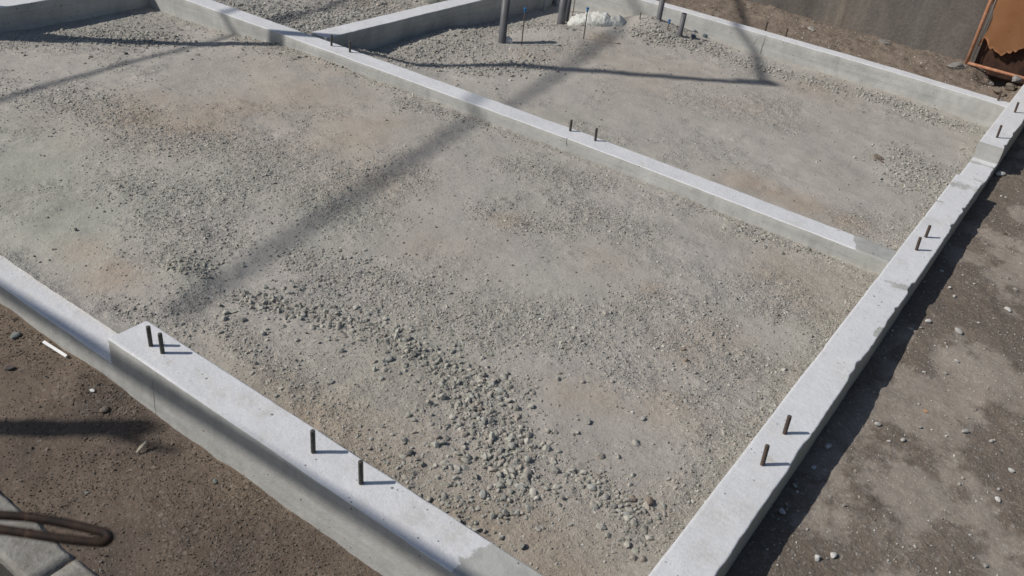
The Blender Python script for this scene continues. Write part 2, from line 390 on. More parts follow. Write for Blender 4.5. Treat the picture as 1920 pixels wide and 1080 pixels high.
BRUSH_B = [
    ([(1240, 80), (1330, 90), (1420, 130)], .07, 260, (.012, .034), .3),
    ([(1200, 70), (1250, 80), (1290, 78)], .08, 330, (.012, .036), .3),
    ([(1420, 125), (1500, 150), (1570, 170)], .06, 200, (.012, .036), .3),
    ([(1600, 175), (1680, 195), (1720, 210)], .07, 190, (.014, .036), .3),
    ([(1680, 200), (1780, 230), (1860, 245)], .06, 260, (.012, .034), .3),
    ([(1700, 290), (1720, 330), (1700, 350), (1740, 320)], .10, 420, (.012, .034), .35),
    ([(1860, 250), (1790, 330), (1700, 440), (1650, 480)], .05, 420, (.008, .026), .4),
    ([(1400, 215), (1460, 235)], .12, 110, (.008, .02), .6),
    ([(1320, 190), (1440, 200)], .2, 100, (.006, .018), .6),
    ([(1600, 420), (1690, 430)], .12, 140, (.008, .022), .5),
    ([(700, 110), (800, 90), (900, 85)], .16, 520, (.012, .034), .3),
    ([(880, 130), (960, 125), (1010, 120)], .10, 420, (.012, .034), .35),
    ([(780, 95), (900, 50), (1000, 30)], .12, 380, (.012, .036), .3),
    ([(960, 45), (1030, 30), (1060, 55)], .12, 300, (.012, .034), .3),
    ([(1000, 100), (1080, 90)], .15, 150, (.008, .024), .5),
    ([(700, 130), (740, 140)], .06, 80, (.008, .022), .4),
]
BRUSH_L = [([(500, 10), (560, 45), (600, 60)], .14, 700, (.012, .036), .3), ([(600, 45), (680, 20), (740, 0)], .16, 650, (.012, .034), .3),
           ([(420, 0), (520, 25)], .12, 300, (.010, .028), .4), ([(600, 0), (720, 12), (790, 15)], .2, 300, (.008, .024), .4), ([(640, 0), (560, -30)], .3, 400, (.008, .03), .3)]
def coarse_mask(brushes, zref):
    P = []
    for pl, s, n, sr, em in brushes:
        w_ = [at(u, v, 2, zref)[:2] for u, v in pl]
        for a, b in zip(w_, w_[1:]):
            k = max(2, int(np.linalg.norm(b - a) / (s * .8)))
            for t in np.linspace(0, 1, k): P.append((*(a + (b - a) * t), s))
    P = np.array(P)
    def f(x, y):
        out = np.zeros_like(x, dtype=np.float32)
        for px, py, s in P:
            m_ = (np.abs(x - px) < 3 * s) & (np.abs(y - py) < 3 * s)
            out[m_] = np.maximum(out[m_], np.exp(-((x[m_] - px) ** 2 + (y[m_] - py) ** 2) / (2 * s * s)))
        return out
    return f
SANDY = [(700, 760, -.08, .45, 1), (620, 690, -.08, .3, .8), (560, 720, -.08, .2, .8), (900, 960, -.08, .4, 1), (1040, 1010, -.08, .35, 1), (1230, 960, -.08, .3, .9), (1350, 830, -.08, .22, .9),
         (1450, 700, -.08, .22, .9), (1530, 600, -.08, .2, 1), (1600, 530, -.08, .2, 1), (1480, 530, -.08, .2, .8), (430, 640, -.08, .2, .6), (1380, 440, -.08, .15, .5)]
SMOOTH_F = [(940, 480, -.08, .26, 1), (800, 450, -.08, .22, .9), (1130, 690, -.08, .16, .9), (1250, 720, -.08, .20, .8), (1060, 760, -.08, .12, .8), (1130, 800, -.08, .13, .8), (560, 170, -.1, .5, .9), (690, 250, -.08, .38, .9), (420, 120, -.1, .35, .8),
            (150, 290, -.1, .35, .8), (80, 400, -.1, .30, .8), (1300, 480, -.08, .2, .8), (1220, 420, -.08, .2, .8), (520, 340, -.1, .2, .5), (1200, 880, -.08, .1, .8), (260, 540, -.08, .1, .6)]
def loose_f(x, y):
    n = smooth(-.02, .30, fbm(x, y, .36, 5, 501, .62)) * .75 + .12 + .35 * np.clip(blot(x, y, SANDY), 0, 1)
    return np.clip(np.maximum(n * (1 - .9 * blot(x, y, SMOOTH_F)), 1.1 * cmF(x, y)), 0.03, 1)
def loose_b(x, y):
    n = smooth(.05, .38, fbm(x, y, .40, 5, 521, .62)) * .5 + .06
    return np.clip(np.maximum(n, 1.1 * cmB(x, y)), 0.03, 1)
cmF = coarse_mask(BRUSH_F, -.08); cmB = coarse_mask(BRUSH_B, -.12)
bed_f, HF = patch_mesh('gravel_ground', LX - .1, .02, -.05, MY + .05, .0095, h_front, lambda x, y: .25 + 1.7 * loose_f(x, y), lambda V: tint(V, BROWN_F, GREEN_F, loose=loose_f), GRAVEL)
tag(bed_f, kind='structure')
bed_b, HB = patch_mesh('gravel_ground', CX - .05, .02, MY + .05, BY + .05, .013, h_back, lambda x, y: .25 + 1.8 * loose_b(x, y), lambda V: tint(V, BROWN_B, [], seed=5, loose=loose_b), GRAVEL)
tag(bed_b, kind='structure')
bed_l, HL = patch_mesh('gravel_ground', -8.2, CX - .06, MY + .05, 8.0, .022, h_left, lambda x, y: 1.3 + 0 * x, lambda V: tint(V, [(700, 10, -.12, .3, .6)], [], seed=9) * np.array([.93, .93, .93, 1]), GRAVEL)
tag(bed_l, kind='structure')

# outer brown ground: one sheet, fine near the camera, coarse out to the far distance
def axis(fine0, fine1, st, far):
    a = list(np.arange(fine0, fine1, st)); s = st
    lo, hi = [], []
    x = fine0
    while x > -far: s = min(s * 1.22, 12); x -= s; lo.append(x)
    s = st; x = a[-1]
    while x < far: s = min(s * 1.22, 12); x += s; hi.append(x)
    return np.array(lo[::-1] + a + hi)
def H_out(X, Y):
    z = h_out(X, Y)
    near = (np.abs(X) < 8) & (np.abs(Y) < 12)
    z = z + near * (.0050 * fbm(X, Y, .05, 3, 101, .7) + .002 * np.abs(fbm(X, Y, .02, 2, 105, .7))) * (1 + 1.3 * smooth(BY, BY + .2, Y))
    fade = smooth(.0, .06, X - (LX - .3)) * smooth(.0, .06, (TR * .6) - X) * smooth(0, .06, Y + TF * .6) * smooth(0, .06, BY + .09 - Y)
    return z - .35 * fade
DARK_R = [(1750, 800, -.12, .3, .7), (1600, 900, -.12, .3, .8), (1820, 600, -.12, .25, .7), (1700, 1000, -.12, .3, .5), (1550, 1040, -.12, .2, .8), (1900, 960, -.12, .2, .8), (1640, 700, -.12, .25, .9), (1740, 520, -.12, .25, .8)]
def tint_out(V):
    x, y = V[:, 0], V[:, 1]
    right = (smooth(.05, .3, x) * smooth(-1, 0, y))[:, None]
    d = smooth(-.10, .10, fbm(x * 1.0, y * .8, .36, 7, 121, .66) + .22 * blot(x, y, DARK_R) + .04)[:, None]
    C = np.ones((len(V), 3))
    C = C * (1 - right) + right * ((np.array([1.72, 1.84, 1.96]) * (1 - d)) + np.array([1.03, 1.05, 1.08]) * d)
    back = smooth(BY, BY + .1, y)[:, None] * smooth(2.5, 1.5, np.abs(x + 1.5))[:, None]
    C = C * (1 - back) + back * np.array([1.22, 1.2, 1.2])
    fr = ((1 - right[:, 0]) * (1 - back[:, 0]))[:, None]
    g = np.clip(.5 + 1.1 * fbm(x, y, .35, 4, 131), 0, 1)[:, None]
    C = C * (1 - fr) + C * fr * (np.array([.72, .70, .72]) * (1 - g) + np.array([1.02, .97, .92]) * g)
    # dark strip of tarmac beyond the kerb
    rd = smooth(-.80, -.82, y)[:, None] * smooth(.6, .3, x)[:, None]
    C = C * (1 - rd) + rd * np.array([.30, .36, .43])
    # far ground levels out
    C *= (1 + .08 * fbm(x, y, .12, 4, 135))[:, None]
    lo = np.clip(.45 + .9 * fbm(x, y, .3, 4, 137), .1, 1) * (1 - right[:, 0]) + right[:, 0] * (.15 + .45 * d[:, 0])
    return np.c_[C, lo]
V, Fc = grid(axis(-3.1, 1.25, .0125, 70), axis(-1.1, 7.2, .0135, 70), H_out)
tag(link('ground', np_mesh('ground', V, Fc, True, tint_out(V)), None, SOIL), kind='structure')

# ------------------------------------------------------------------ stones
def ico(sub):
    bm = bmesh.new(); bmesh.ops.create_icosphere(bm, subdivisions=sub, radius=1)
    V = np.array([v.co[:] for v in bm.verts]); Fc = np.array([[v.index for v in f.verts] for f in bm.faces]); bm.free(); return V, Fc
def stone_templates(sub, n, flat=(.45, .8), seed=0):
    r = np.random.default_rng(seed); V0, Fc = ico(sub); out = []
    for k in range(n):
        V = V0.copy()
        # cut with random planes -> angular crushed stone
        for j in range(9 if sub > 1 else 5):
            nn = r.normal(size=3); nn /= np.linalg.norm(nn); d = r.uniform(.42, .78)
            ex = V @ nn - d; V -= np.outer(np.maximum(ex, 0), nn) * .97
        V *= (1 + .06 * r.normal(size=len(V)))[:, None] if sub > 1 else (1 + .12 * r.normal(size=len(V)))[:, None]
        V *= np.array([r.uniform(.85, 1.25), r.uniform(.65, 1.0), r.uniform(*flat)]); out.append(V)
    return out, Fc
def rotmats(r, n, tilt):
    a = r.uniform(0, 2 * np.pi, n); tx = r.normal(0, tilt, n); ty = r.normal(0, tilt, n)
    ca, sa, cx, sx, cy, sy = np.cos(a), np.sin(a), np.cos(tx), np.sin(tx), np.cos(ty), np.sin(ty)
    z = np.zeros(n); o = np.ones(n)
    Rz = np.stack([np.stack([ca, -sa, z], -1), np.stack([sa, ca, z], -1), np.stack([z, z, o], -1)], 1)
    Rx = np.stack([np.stack([o, z, z], -1), np.stack([z, cx, -sx], -1), np.stack([z, sx, cx], -1)], 1)
    Ry = np.stack([np.stack([cy, z, sy], -1), np.stack([z, o, z], -1), np.stack([-sy, z, cy], -1)], 1)
    return Rx @ Ry @ Rz
PAL_G = np.array([[.42, .42, .38], [.45, .435, .395], [.39, .385, .35], [.48, .465, .425], [.43, .395, .355], [.37, .365, .34]])
PAL_S = np.array([[.42, .41, .38], [.33, .32, .29], [.52, .51, .48], [.26, .23, .20], [.38, .34, .29]])
def scatter(name, X, Y, S, H, embed, tpl, pal, seed, tilt=.35, mat=None, jitter=.12):
    r = np.random.default_rng(seed); Ts, Fc = tpl; n = len(X); nv = len(Ts[0])
    T = np.stack(Ts)[r.integers(0, len(Ts), n)]
    Rm = rotmats(r, n, tilt); P = np.einsum('nij,nvj->nvi', Rm, T) * (S / 2)[:, None, None]
    Z = H(X, Y) + (S / 2) * (.55 - embed)
    P = P + np.stack([X, Y, Z], -1)[:, None, :]
    C = pal[r.integers(0, len(pal), n)] * (1 + jitter * r.normal(size=n))[:, None]
    C = np.repeat(np.clip(C, .05, .8)[:, None, :], nv, 1).reshape(-1, 3)
    FF = (Fc[None] + (np.arange(n) * nv)[:, None, None]).reshape(-1, 3)
    o = link(name, np_mesh(name, P.reshape(-1, 3), FF, False, C), None, mat or STONE)
    return tag(o, kind='stuff')
T2 = stone_templates(2, 18, (.42, .8), 1); T1 = stone_templates(1, 16, (.45, .85), 2)
def _octa():
    V = np.array([[1, 0, 0], [-1, 0, 0], [0, 1, 0], [0, -1, 0], [0, 0, 1], [0, 0, -1.]])
    Fc = np.array([[0, 2, 4], [2, 1, 4], [1, 3, 4], [3, 0, 4], [2, 0, 5], [1, 2, 5], [3, 1, 5], [0, 3, 5]])
    r = np.random.default_rng(4); return [V * r.uniform(.6, 1.15, (6, 1)) * np.array([1, .8, .65]) + r.normal(0, .12, (6, 3)) for _ in range(16)], Fc
T0 = _octa()
def brush_points(brushes, zref, r):
    X, Y, S, E = [], [], [], []
    for pl, s, n, sr, em in brushes:
        n = int(n * 2.3); s = s * 1.12
        w_ = np.array([at(u, v, 2, zref)[:2] for u, v in pl]); sg = np.linalg.norm(np.diff(w_, axis=0), axis=1); cum = np.r_[0, np.cumsum(sg)]
        t = r.uniform(0, cum[-1], n); i = np.clip(np.searchsorted(cum, t) - 1, 0, len(sg) - 1); f = (t - cum[i]) / sg[i]
        p = w_[i] + (w_[i + 1] - w_[i]) * f[:, None] + r.normal(0, s, (n, 2)) * (.75 + r.exponential(.45, n))[:, None]
        u = r.uniform(0, 1, n); sz = sr[0] * .8 + (sr[1] * 1.08 - sr[0] * .8) * u ** 3.6
        X.append(p[:, 0]); Y.append(p[:, 1]); S.append(sz); E.append(np.full(n, em) + r.uniform(-.1, .25, n))
    return [np.concatenate(a) for a in (X, Y, S, E)]
def keep(X, Y, box_, *rest):
    x0, x1, y0, y1 = box_; k = (X > x0) & (X < x1) & (Y > y0) & (Y < y1); return [a[k] for a in (X, Y, *rest)]
ROOM_F = (LX + .01, -.012, .012, MY - .02); ROOM_B = (CX + .012, -.012, MY + TM + .03, BY - .02); ROOM_L = (-8, CX - TC - .02, MY + TM + .03, 7.8)
r1 = np.random.default_rng(21)
X, Y, S, E_ = brush_points(BRUSH_F, -.08, r1); X, Y, S, E_ = keep(X, Y, ROOM_F, S, E_)
scatter('gravel', X, Y, S * .96, HF, E_ + .06, T2, PAL_G * np.array([.90, .885, .85]), 31, .45)
X, Y, S, E_ = brush_points(BRUSH_B, -.12, r1); X, Y, S, E_ = keep(X, Y, ROOM_B, S, E_)
scatter('gravel', X, Y, S * .95, HB, E_ + .06, T2, PAL_G * np.array([.93, .92, .89]), 32, .4)
X, Y, S, E_ = brush_points(BRUSH_L, -.12, r1); X, Y, S, E_ = keep(X, Y, ROOM_L, S, E_)
scatter('gravel', X, Y, S, HL, E_, T1, PAL_G * .95, 33, .4)
# smaller chips scattered around and between the coarse drifts, with drifts of their own
def chips(n, box_, mask, seed, H, sr, pal=PAL_G, tpl=T1, em=.35, dens=None, name='gravel'):
    r = np.random.default_rng(seed)
    X = r.uniform(box_[0], box_[1], n); Y = r.uniform(box_[2], box_[3], n)
    d = dens(X, Y) if dens else .10 + .9 * mask(X, Y) + .45 * np.clip(fbm(X, Y, .45, 4, seed) * 2.2, 0, 1)
    k = r.uniform(0, 1, n) < d; X, Y = X[k], Y[k]
    S = sr[0] + (sr[1] - sr[0]) * r.uniform(0, 1, len(X)) ** 2.2
    return scatter(name, X, Y, S, H, em, tpl, pal, seed + 1, .4)
chips(60000, ROOM_F, None, 51, HF, (.004, .015), dens=lambda x, y: .02 + .75 * loose_f(x, y) ** 1.6, em=.45)
chips(22000, ROOM_B, None, 53, HB, (.005, .016), dens=lambda x, y: .03 + .8 * loose_b(x, y) ** 1.4, em=.45)
chips(550, ROOM_F, None, 61, HF, (.006, .014), PAL_G * .5, T1, .2, lambda x, y: .9 + 0 * x)
chips(300, ROOM_B, None, 63, HB, (.006, .015), PAL_G * .5, T1, .2, lambda x, y: .9 + 0 * x)
chips(26000, ROOM_F, None, 65, HF, (.005, .013), PAL_G * np.array([.86, .85, .81]), T1, .35, lambda x, y: 1.1 * cmF(x, y))
chips(9000, ROOM_L, lambda x, y: .8 + 0 * x, 55, HL, (.007, .020))
# coarse sand: the lower part of the front bay and along the long wall
def sand_d(x, y): return np.clip(.03 + .9 * blot(x, y, SANDY) * (1 + .6 * fbm(x, y, .15, 3, 57)) + .5 * loose_f(x, y) ** 1.5, 0, 1)
chips(150000, ROOM_F, None, 59, HF, (.0030, .0075), PAL_G * np.array([1.02, .98, .93]), T0, .25, sand_d)
# soil outside: small clods and chips
SOILC = np.array([[.15, .122, .096], [.17, .14, .11], [.135, .11, .088], [.20, .175, .15], [.155, .127, .10]])
def front_d(x, y): return .18 + .6 * np.clip(2 * fbm(x, y, .3, 4, 71), 0, 1) + .5 * np.exp(-((y + .22) / .08) ** 2)
chips(26000, (-3.1, -.1, -.68, -TF - .01), None, 73, H_out, (.003, .010), SOILC, T0, .25, front_d, 'soil_clods')
chips(5000, (-3.1, -.1, -.68, -TF - .01), None, 75, H_out, (.006, .015), SOILC * 1.05, T1, .5, lambda x, y: .12 + .5 * np.clip(2 * fbm(x, y, .25, 3, 77), 0, 1) + .5 * blot(x, y, [(195, 755, -.2, .1, 1.6), (20, 640, -.2, .2, .8)]), 'soil_clods')
chips(17000, (TR + .01, 1.3, .2, 6.0), None, 79, H_out, (.0028, .009), PAL_S * 1.1, T1, .3, lambda x, y: .22 + .6 * np.clip(2 * fbm(x, y, .3, 3, 80), 0, 1), 'soil_clods')
chips(700, (TR + .01, 1.3, .2, 6.0), None, 83, H_out, (.008, .019), PAL_S, T1, .3, lambda x, y: .7 + 0 * x, 'soil_clods')
chips(9000, (-4.2, .5, BY + TB + .05, 7.08), None, 85, H_out, (.006, .022), np.vstack([SOILC * 1.15, PAL_G[:2]]), T1, .4, lambda x, y: .25 + .6 * np.clip(2 * fbm(x, y, .3, 3, 87), 0, 1), 'soil_clods')

# ------------------------------------------------------------------ concrete walls
def wall(name, label, axis_, s0, s1, a0, a1, ztop, zbot, grey=None, damp=None, bow0=None, bow1=None, rough0=.0012, rough1=.0012, steps=(), seed=0, wavy1=0.0, stains=(), grime_shade=0):
    """axis_ 0: runs along x between y=a0 (front face) and a1; axis_ 1: runs along y between x=a0 and a1."""
    st = .015; ss = list(np.arange(s0, s1, st)) + [s1]
    for s in steps: ss += [s - .0008, s + .0008]
    ss = np.array(sorted(ss)); n = len(ss); zt = ztop(ss)
    be = .0038
    # profile: up the a0 face, across the top, down the a1 face
    prof = [(0, 0.0, 0), (0, .35, 0), (0, .7, 0), (0, .9, 0)]
    P = []
    def add(f, g, dz): P.append((f, g, dz))
    W_ = 1.0
    for g in (0, .25, .5, .75, .92): add(0.0, g, None)
    add(0.0, 1.0, -be); add(be * .3, 1.0, -be * .3); add(be, 1.0, 0.0)
    for f in (.08, .16, .24, .32, .4, .48, .56, .64, .72, .8, .88, .95): add(('f', f), 1.0, 0.0)
    add(('r', be), 1.0, 0.0); add(('r', be * .3), 1.0, -be * .3); add(('r', 0), 1.0, -be)
    for g in (.92, .75, .5, .25, 0): add(('r', 0), g, None)
    m_ = len(P); V = np.zeros((n, m_, 3)); lait = np.zeros((n, m_)); dmp_shade = np.zeros((n, m_)); stn = np.zeros((n, m_))
    b0 = bow0(ss) if bow0 else 0 * ss; b1 = bow1(ss) if bow1 else b0
    e0 = fbm(ss, 0 * ss + seed, .25, 5, seed + 1, .6); e1 = fbm(ss, 0 * ss + seed + 3, .18, 5, seed + 2, .65)
    ch = -np.clip(vnoise(ss, 0 * ss + seed, .055, seed + 8) - .35, 0, 1) * (vnoise(ss, 0 * ss + 9, .31, seed + 9) > -.1)
    e1 = e1 + 2.4 * ch; e0 = e0 - 1.5 * ch
    for j, (f, g, dz) in enumerate(P):
        A0 = a0 + b0; A1 = a1 + b1
        if isinstance(f, tuple): a = A0 + (A1 - A0) * f[1] if f[0] == 'f' else A1 - f[1]
        else: a = A0 + f
        z = zbot + (zt - zbot) * g if dz is None else zt + dz
        if dz is not None and g == 1.0:
            topn = .0022 * fbm(ss, a, .3, 3, seed + 5) + .0008 * fbm(ss, a, .05, 2, seed + 6)
            z = z + topn
        frac = float(np.mean((a - A0) / (A1 - A0)))
        a = a + (rough0 * e0 * (1.0 if g > .85 else .4) if frac < .15 else 0) + ((rough1 + wavy1 * (g > .9)) * e1 * (1.0 if g > .85 else .4) if frac > .85 else 0)
        if dz is not None and dz < 0: z = z - np.abs(e1 if frac > .5 else e0) * (.002 + (wavy1 * .5 if frac > .5 else 0))
        V[:, j, 0 if axis_ == 0 else 1] = ss; V[:, j, 1 if axis_ == 0 else 0] = a; V[:, j, 2] = z
        istop = (dz is not None and dz > -be)
        lait[:, j] = 1.0 if istop else (.2 if dz is not None else 0.0)
        if grey is not None and istop: lait[:, j] = 1 - grey(ss, frac)
        if damp is not None: dmp_shade[:, j] = damp(ss, z)
        if stains and istop:
            for (sx, sa, sr_, am) in stains: stn[:, j] = np.maximum(stn[:, j], am * np.exp(-((ss - sx) ** 2 + (a - sa) ** 2) / sr_ ** 2))
    if grime_shade:
        stn[:, -6:] = grime_shade; dmp_shade[:, -6:] = .9  # soil-brown grime plus the outer face's shade, both put into its colour
    idx = np.arange(n * m_).reshape(n, m_)
    Fc = np.stack([idx[:-1, :-1], idx[1:, :-1], idx[1:, 1:], idx[:-1, 1:]], -1).reshape(-1, 4)
    if axis_ == 0: Fc = Fc[:, ::1]
    else: Fc = Fc[:, ::-1]
    V = V.reshape(-1, 3); C = np.zeros((len(V), 3)); C[:, 0] = lait.ravel(); C[:, 1] = dmp_shade.ravel(); C[:, 2] = stn.ravel()
    # end caps as fans need their own mask 0 so they stay grey
    me = np_mesh(name, V, Fc, False, C)
    bm = bmesh.new(); bm.from_mesh(me)
    bm.verts.ensure_lookup_table()
    lay = bm.verts.layers.float_color.get('tint')
    # step faces: verts of the riser keep the grey colour
    rows_co = [[bm.verts[int(i)].co.copy() for i in row] for row in (idx[0], idx[-1])]
    for row in rows_co:
        vs = [bm.verts.new(c_) for c_ in row]
        for v in vs: v[lay] = (0, 0, 0, 1)
        bm.faces.new(vs)
    # make the steps' risers sharp grey strips
    bmesh.ops.recalc_face_normals(bm, faces=bm.faces)
    for f in list(bm.faces):
        if abs(f.normal.z) < .3 and abs(f.normal[0 if axis_ == 0 else 1]) > .8 and len(f.verts) == 4:
            nv = [bm.verts.new(v.co) for v in f.verts]
            for v in nv: v[lay] = (0, .1, 0, 1)
            bm.faces.new(nv); bm.faces.remove(f)
    bm.to_mesh(me); bm.free()
    for p in me.polygons: p.use_smooth = True
    for p in me.polygons:
        if len(p.vertices) > 4: p.use_smooth = False
    me.materials.append(CONC)
    o = link(name, me)
    return tag(o, label, 'wall', 'poured concrete foundation walls')
G_ = lambda s, c, w_: np.exp(-((s - c) / w_) ** 2)
def zF(s):
    return np.where(s < FS, -.105 - .0 * s, 0.0)
front_wall = wall('foundation_wall', 'thick concrete foundation wall nearest the kerb, with a step down in its top and four steel bolts', 0, -6.2, -.0005,
    -TF, 0, zF, -.45, grey=lambda s, f: np.clip(.75 * smooth(-.50, -.38, s - .06 * f) + .25 * smooth(-.7, -.45, s) * (f > .3), 0, 1) + .2 * G_(s, -2.05, .04) * (f < .5),
    damp=lambda s, z: .25 * smooth(-.15, -.22, z), stains=[(-1.36, -.055, .035, .5), (-1.27, -.06, .03, .45), (-1.44, -.09, .03, .3), (-1.70, -.10, .012, .8), (-.62, -.07, .06, .4), (-.50, -.05, .05, .4), (-2.6, -.07, .06, .2), (-.9, -.03, .03, .3)], steps=(FS,), seed=1, rough0=.003, rough1=.0015)
mid_wall = wall('foundation_wall', 'long low concrete wall running between the two gravel bays, with four bolts', 0, -8.0, -.0005, MY, MY + TM, lambda s: 0 * s - .003, -.35,
    grey=lambda s, f: .85 * smooth(-.20, -.13, s + .06 * f), damp=lambda s, z: .3 * np.clip(fbm(s, z * 3, .3, 3, 9), 0, 1), bow0=m_bow, seed=21)
def zR(s):
    return np.where(s > 4.70, .042, np.where((s > 4.11), -.068, 0.0))
long_wall = wall('foundation_wall', 'long concrete wall with chipped outer edge beside the brown soil, notched near the back corner', 1, -TF, 6.4, 0, TR, zR, -.40,
    grey=lambda s, f: np.clip(.40 * G_(s, 2.15, .16) * (f > .1) + .5 * G_(s, 2.45, .10) + .55 * G_(s, 3.95, .13) + .45 * G_(s, 3.6, .1) + .9 * G_(s, 1.98, .05) * (f > .8) + .8 * G_(s, 4.25, .10) * (f > .5) + .6 * G_(s, 4.62, .04), 0, 1),
    damp=lambda s, z: .2 * smooth(-.05, -.12, z), stains=[(.90, .088, .02, .7), (.53, .05, .06, .4), (.62, .10, .05, .35), (1.6, .1, .05, .2), (2.7, .05, .03, .3), (3.3, .07, .05, .3), (.38, .09, .05, .35)], steps=(4.11, 4.70), seed=31, grime_shade=.7, rough1=.004, wavy1=.004, rough0=.0022)
back_wall = wall('foundation_wall', 'back concrete wall with a vertical crack, between the rear gravel bay and the strip of soil', 0, -8.0, -.0005, BY, BY + TB, lambda s: 0 * s + .040, -.35,
    grey=lambda s, f: .1 + 0 * s, bow0=b_bow, seed=41)
cross_wall = wall('foundation_wall', 'short concrete cross wall with a shaded face beside the upright grey pipes', 1, MY + TM + .0, BY - .04, CX - TC, CX, lambda s: 0 * s - .001, -.40, seed=51)
left_wall = wall('foundation_wall', 'concrete cross wall in shade at the top left corner of the photo', 1, 0.0, MY - .06, LX - .15, LX, lambda s: 0 * s + .001, -.45, seed=61)

def crack(parent, pts, wd, name='crack'):
    bm = bmesh.new()
    tube(bm, pts, [wd * (.6 + .6 * ((i * 37) % 5) / 5) for i in range(len(pts))], 5)
    return bm_obj(name, bm, CRACK, parent)
CRACK = simple('crack_shadow', (.10, .095, .085), (.14, .13, .115), 60, 1, .1)
yb = lambda x: BY + float(b_bow(np.array([x]))[0])
ym = lambda x: MY + float(m_bow(np.array([x]))[0])
pB = [at(1436, 66, 1, yb(-1.9)), at(1433, 78, 1, yb(-1.9)), at(1429, 88, 1, yb(-1.9)), at(1425, 104, 1, yb(-1.9))]
crack(back_wall, pB, .0028)
crack(back_wall, [at(1420, 72, 1, yb(-1.9)), at(1415, 80, 1, yb(-1.9)), at(1412, 84, 1, yb(-1.9))], .0015)
crack(mid_wall, [at(1063, 258, 1, ym(-1.86) + .0005), at(1062.5, 265, 1, ym(-1.86) + .0005), at(1063, 273, 1, ym(-1.86) + .0005)], .0022)
crack(front_wall, [(-1.715, -TF - .0005, -.045), (-1.714, -TF - .0005, -.10), (-1.718, -TF - .0005, -.16), (-1.716, -TF - .0005, -.21)], .0005)

# anchor bolts: threaded rods standing in the wall tops
def bolt_mesh(L, r=.0078):
    bm = bmesh.new(); k = int(L / .0011); pts = []; rad = []
    pts.append((0, 0, -.02)); rad.append(r)
    for i in range(k): pts.append((0, 0, -.002 + i * .0011)); rad.append(r * (1.0 if i % 2 else .90))
    pts += [(0, 0, L - .001), (0, 0, L)]; rad += [r * .95, r * .75]
    tube(bm, pts, rad, 12); return bm
def bolts(parent, lst, mat, ztop, lab):
    proto = None
    for (bu, bv), (tu, tv) in lst:
        b = at(bu, bv, 2, ztop); best = min(np.linspace(.03, .12, 91), key=lambda h: abs(proj((b[0], b[1], ztop + h))[1] - tv))
        t = proj((b[0], b[1], ztop + best)); 
        o = bm_obj('anchor_bolt', bolt_mesh(best), mat, parent, True); o.location = (b[0], b[1], ztop)
        # lean as photographed (a degree or two at most)
        o.rotation_euler = (0, max(-.06, min(.06, (tu - t[0]) / 1692 * 3.5 / best)), 0)
        o['label'] = lab
def proj(P):
    q = RC @ (np.array(P) - CAM); return F_PX * q[0] / q[2] + 960, F_PX * q[1] / q[2] + 540
bolts(front_wall, [((283, 648), (277, 612.5)), ((305, 662), (299, 626)), ((587.5, 848), (586, 808)), ((677, 906), (676, 866))], STEEL, 0, 'dull grey threaded bolt standing in the wall top')
bolts(long_wall, [((1471, 812.5), (1481, 780.5)), ((1429.5, 871), (1438.6, 836)), ((1735.5, 444.5), (1744, 422.7)), ((1718, 469), (1725.5, 445.5))], RUST, 0, 'rusty threaded bolt standing in the wall top')
bolts(long_wall, [((1869, 258), (1877.5, 235)), ((1902.5, 211), (1909, 192)), ((1871.5, 188), (1877, 171))], RUST, .042, 'rusty threaded bolt standing in the wall top')
bolts(mid_wall, [((1069, 246), (1071, 225)), ((1116, 264), (1118, 241)), ((621.5, 86), (622, 65)), ((656, 98), (656, 77))], STEEL, -.003, 'dull grey threaded bolt standing in the wall top')
bolts(back_wall, [((1435, 57), (1439, 41)), ((1473, 68.5), (1477, 53))], RUST, .04, 'rusty threaded bolt standing in the wall top')

# ------------------------------------------------------------------ boundary wall behind
def mat_boundary():
    m = NT('old_rendered_wall', .9)
    mp = m.n('ShaderNodeMapping'); mp.inputs['Scale'].default_value = (3.4, 3.4, .55); m.l(m.pos, mp.inputs[0])
    a = m.ramp(m.noise(1.0, 7, .65, vec=mp.outputs[0]), [(.3, 0), (.7, 1)])
    c = m.mix(a, (.105, .092, .082), (.22, .195, .172))
    c = m.mix(m.ramp(m.noise(4.5, 6, .65), [(.42, 0), (.68, .8)]), c, (.125, .116, .112))
    # pale run-off streaks
    x = m.n('ShaderNodeSeparateXYZ'); m.l(m.pos, x.inputs[0])
    mp2 = m.n('ShaderNodeMapping'); mp2.inputs['Scale'].default_value = (16, 16, .8); m.l(m.pos, mp2.inputs[0])
    st = m.ramp(m.noise(1, 5, .65, vec=mp2.outputs[0]), [(.36, .2), (.62, 1)])
    band = m.ramp(m.math('ABSOLUTE', m.math('ADD', x.outputs[0], 1.66)), [(.0, 1), (.30, 0)])
    c = m.mix(m.math('MULTIPLY', m.math('MULTIPLY', st, band), .9), c, (.30, .26, .21))
    band = m.ramp(m.math('ABSOLUTE', m.math('ADD', x.outputs[0], 1.02)), [(.0, .5), (.22, 0)])
    c = m.mix(m.math('MULTIPLY', st, band), c, (.24, .22, .20))
    c = m.mix(m.ramp(m.noise(60, 6, .7), [(.62, 0), (.75, .4)]), c, (.3, .28, .25))
    c = m.mix(1.0, c, m.ramp(m.noise(40, 8, .7), [(.3, .8), (.7, 1.2)]), 'MULTIPLY')
    m.color(c); m.bump(m.noise(35, 9, .7), .6, .01); return m.m
WY = 7.10
V, Fc = grid(np.arange(-7, 6.01, .04), np.arange(-.6, 1.9, .04), lambda a, b: 0 * a)
V = np.c_[V[:, 0], WY + .006 * fbm(V[:, 0], V[:, 1], .3, 4, 201), V[:, 1]]
n0 = len(V); top = V[:, 2] > 1.86
me = np_mesh('boundary_wall', V, Fc, True)
bm = bmesh.new(); bm.from_mesh(me)
box(bm, -7, 6, WY + .012, WY + .17, -.6, 1.90)
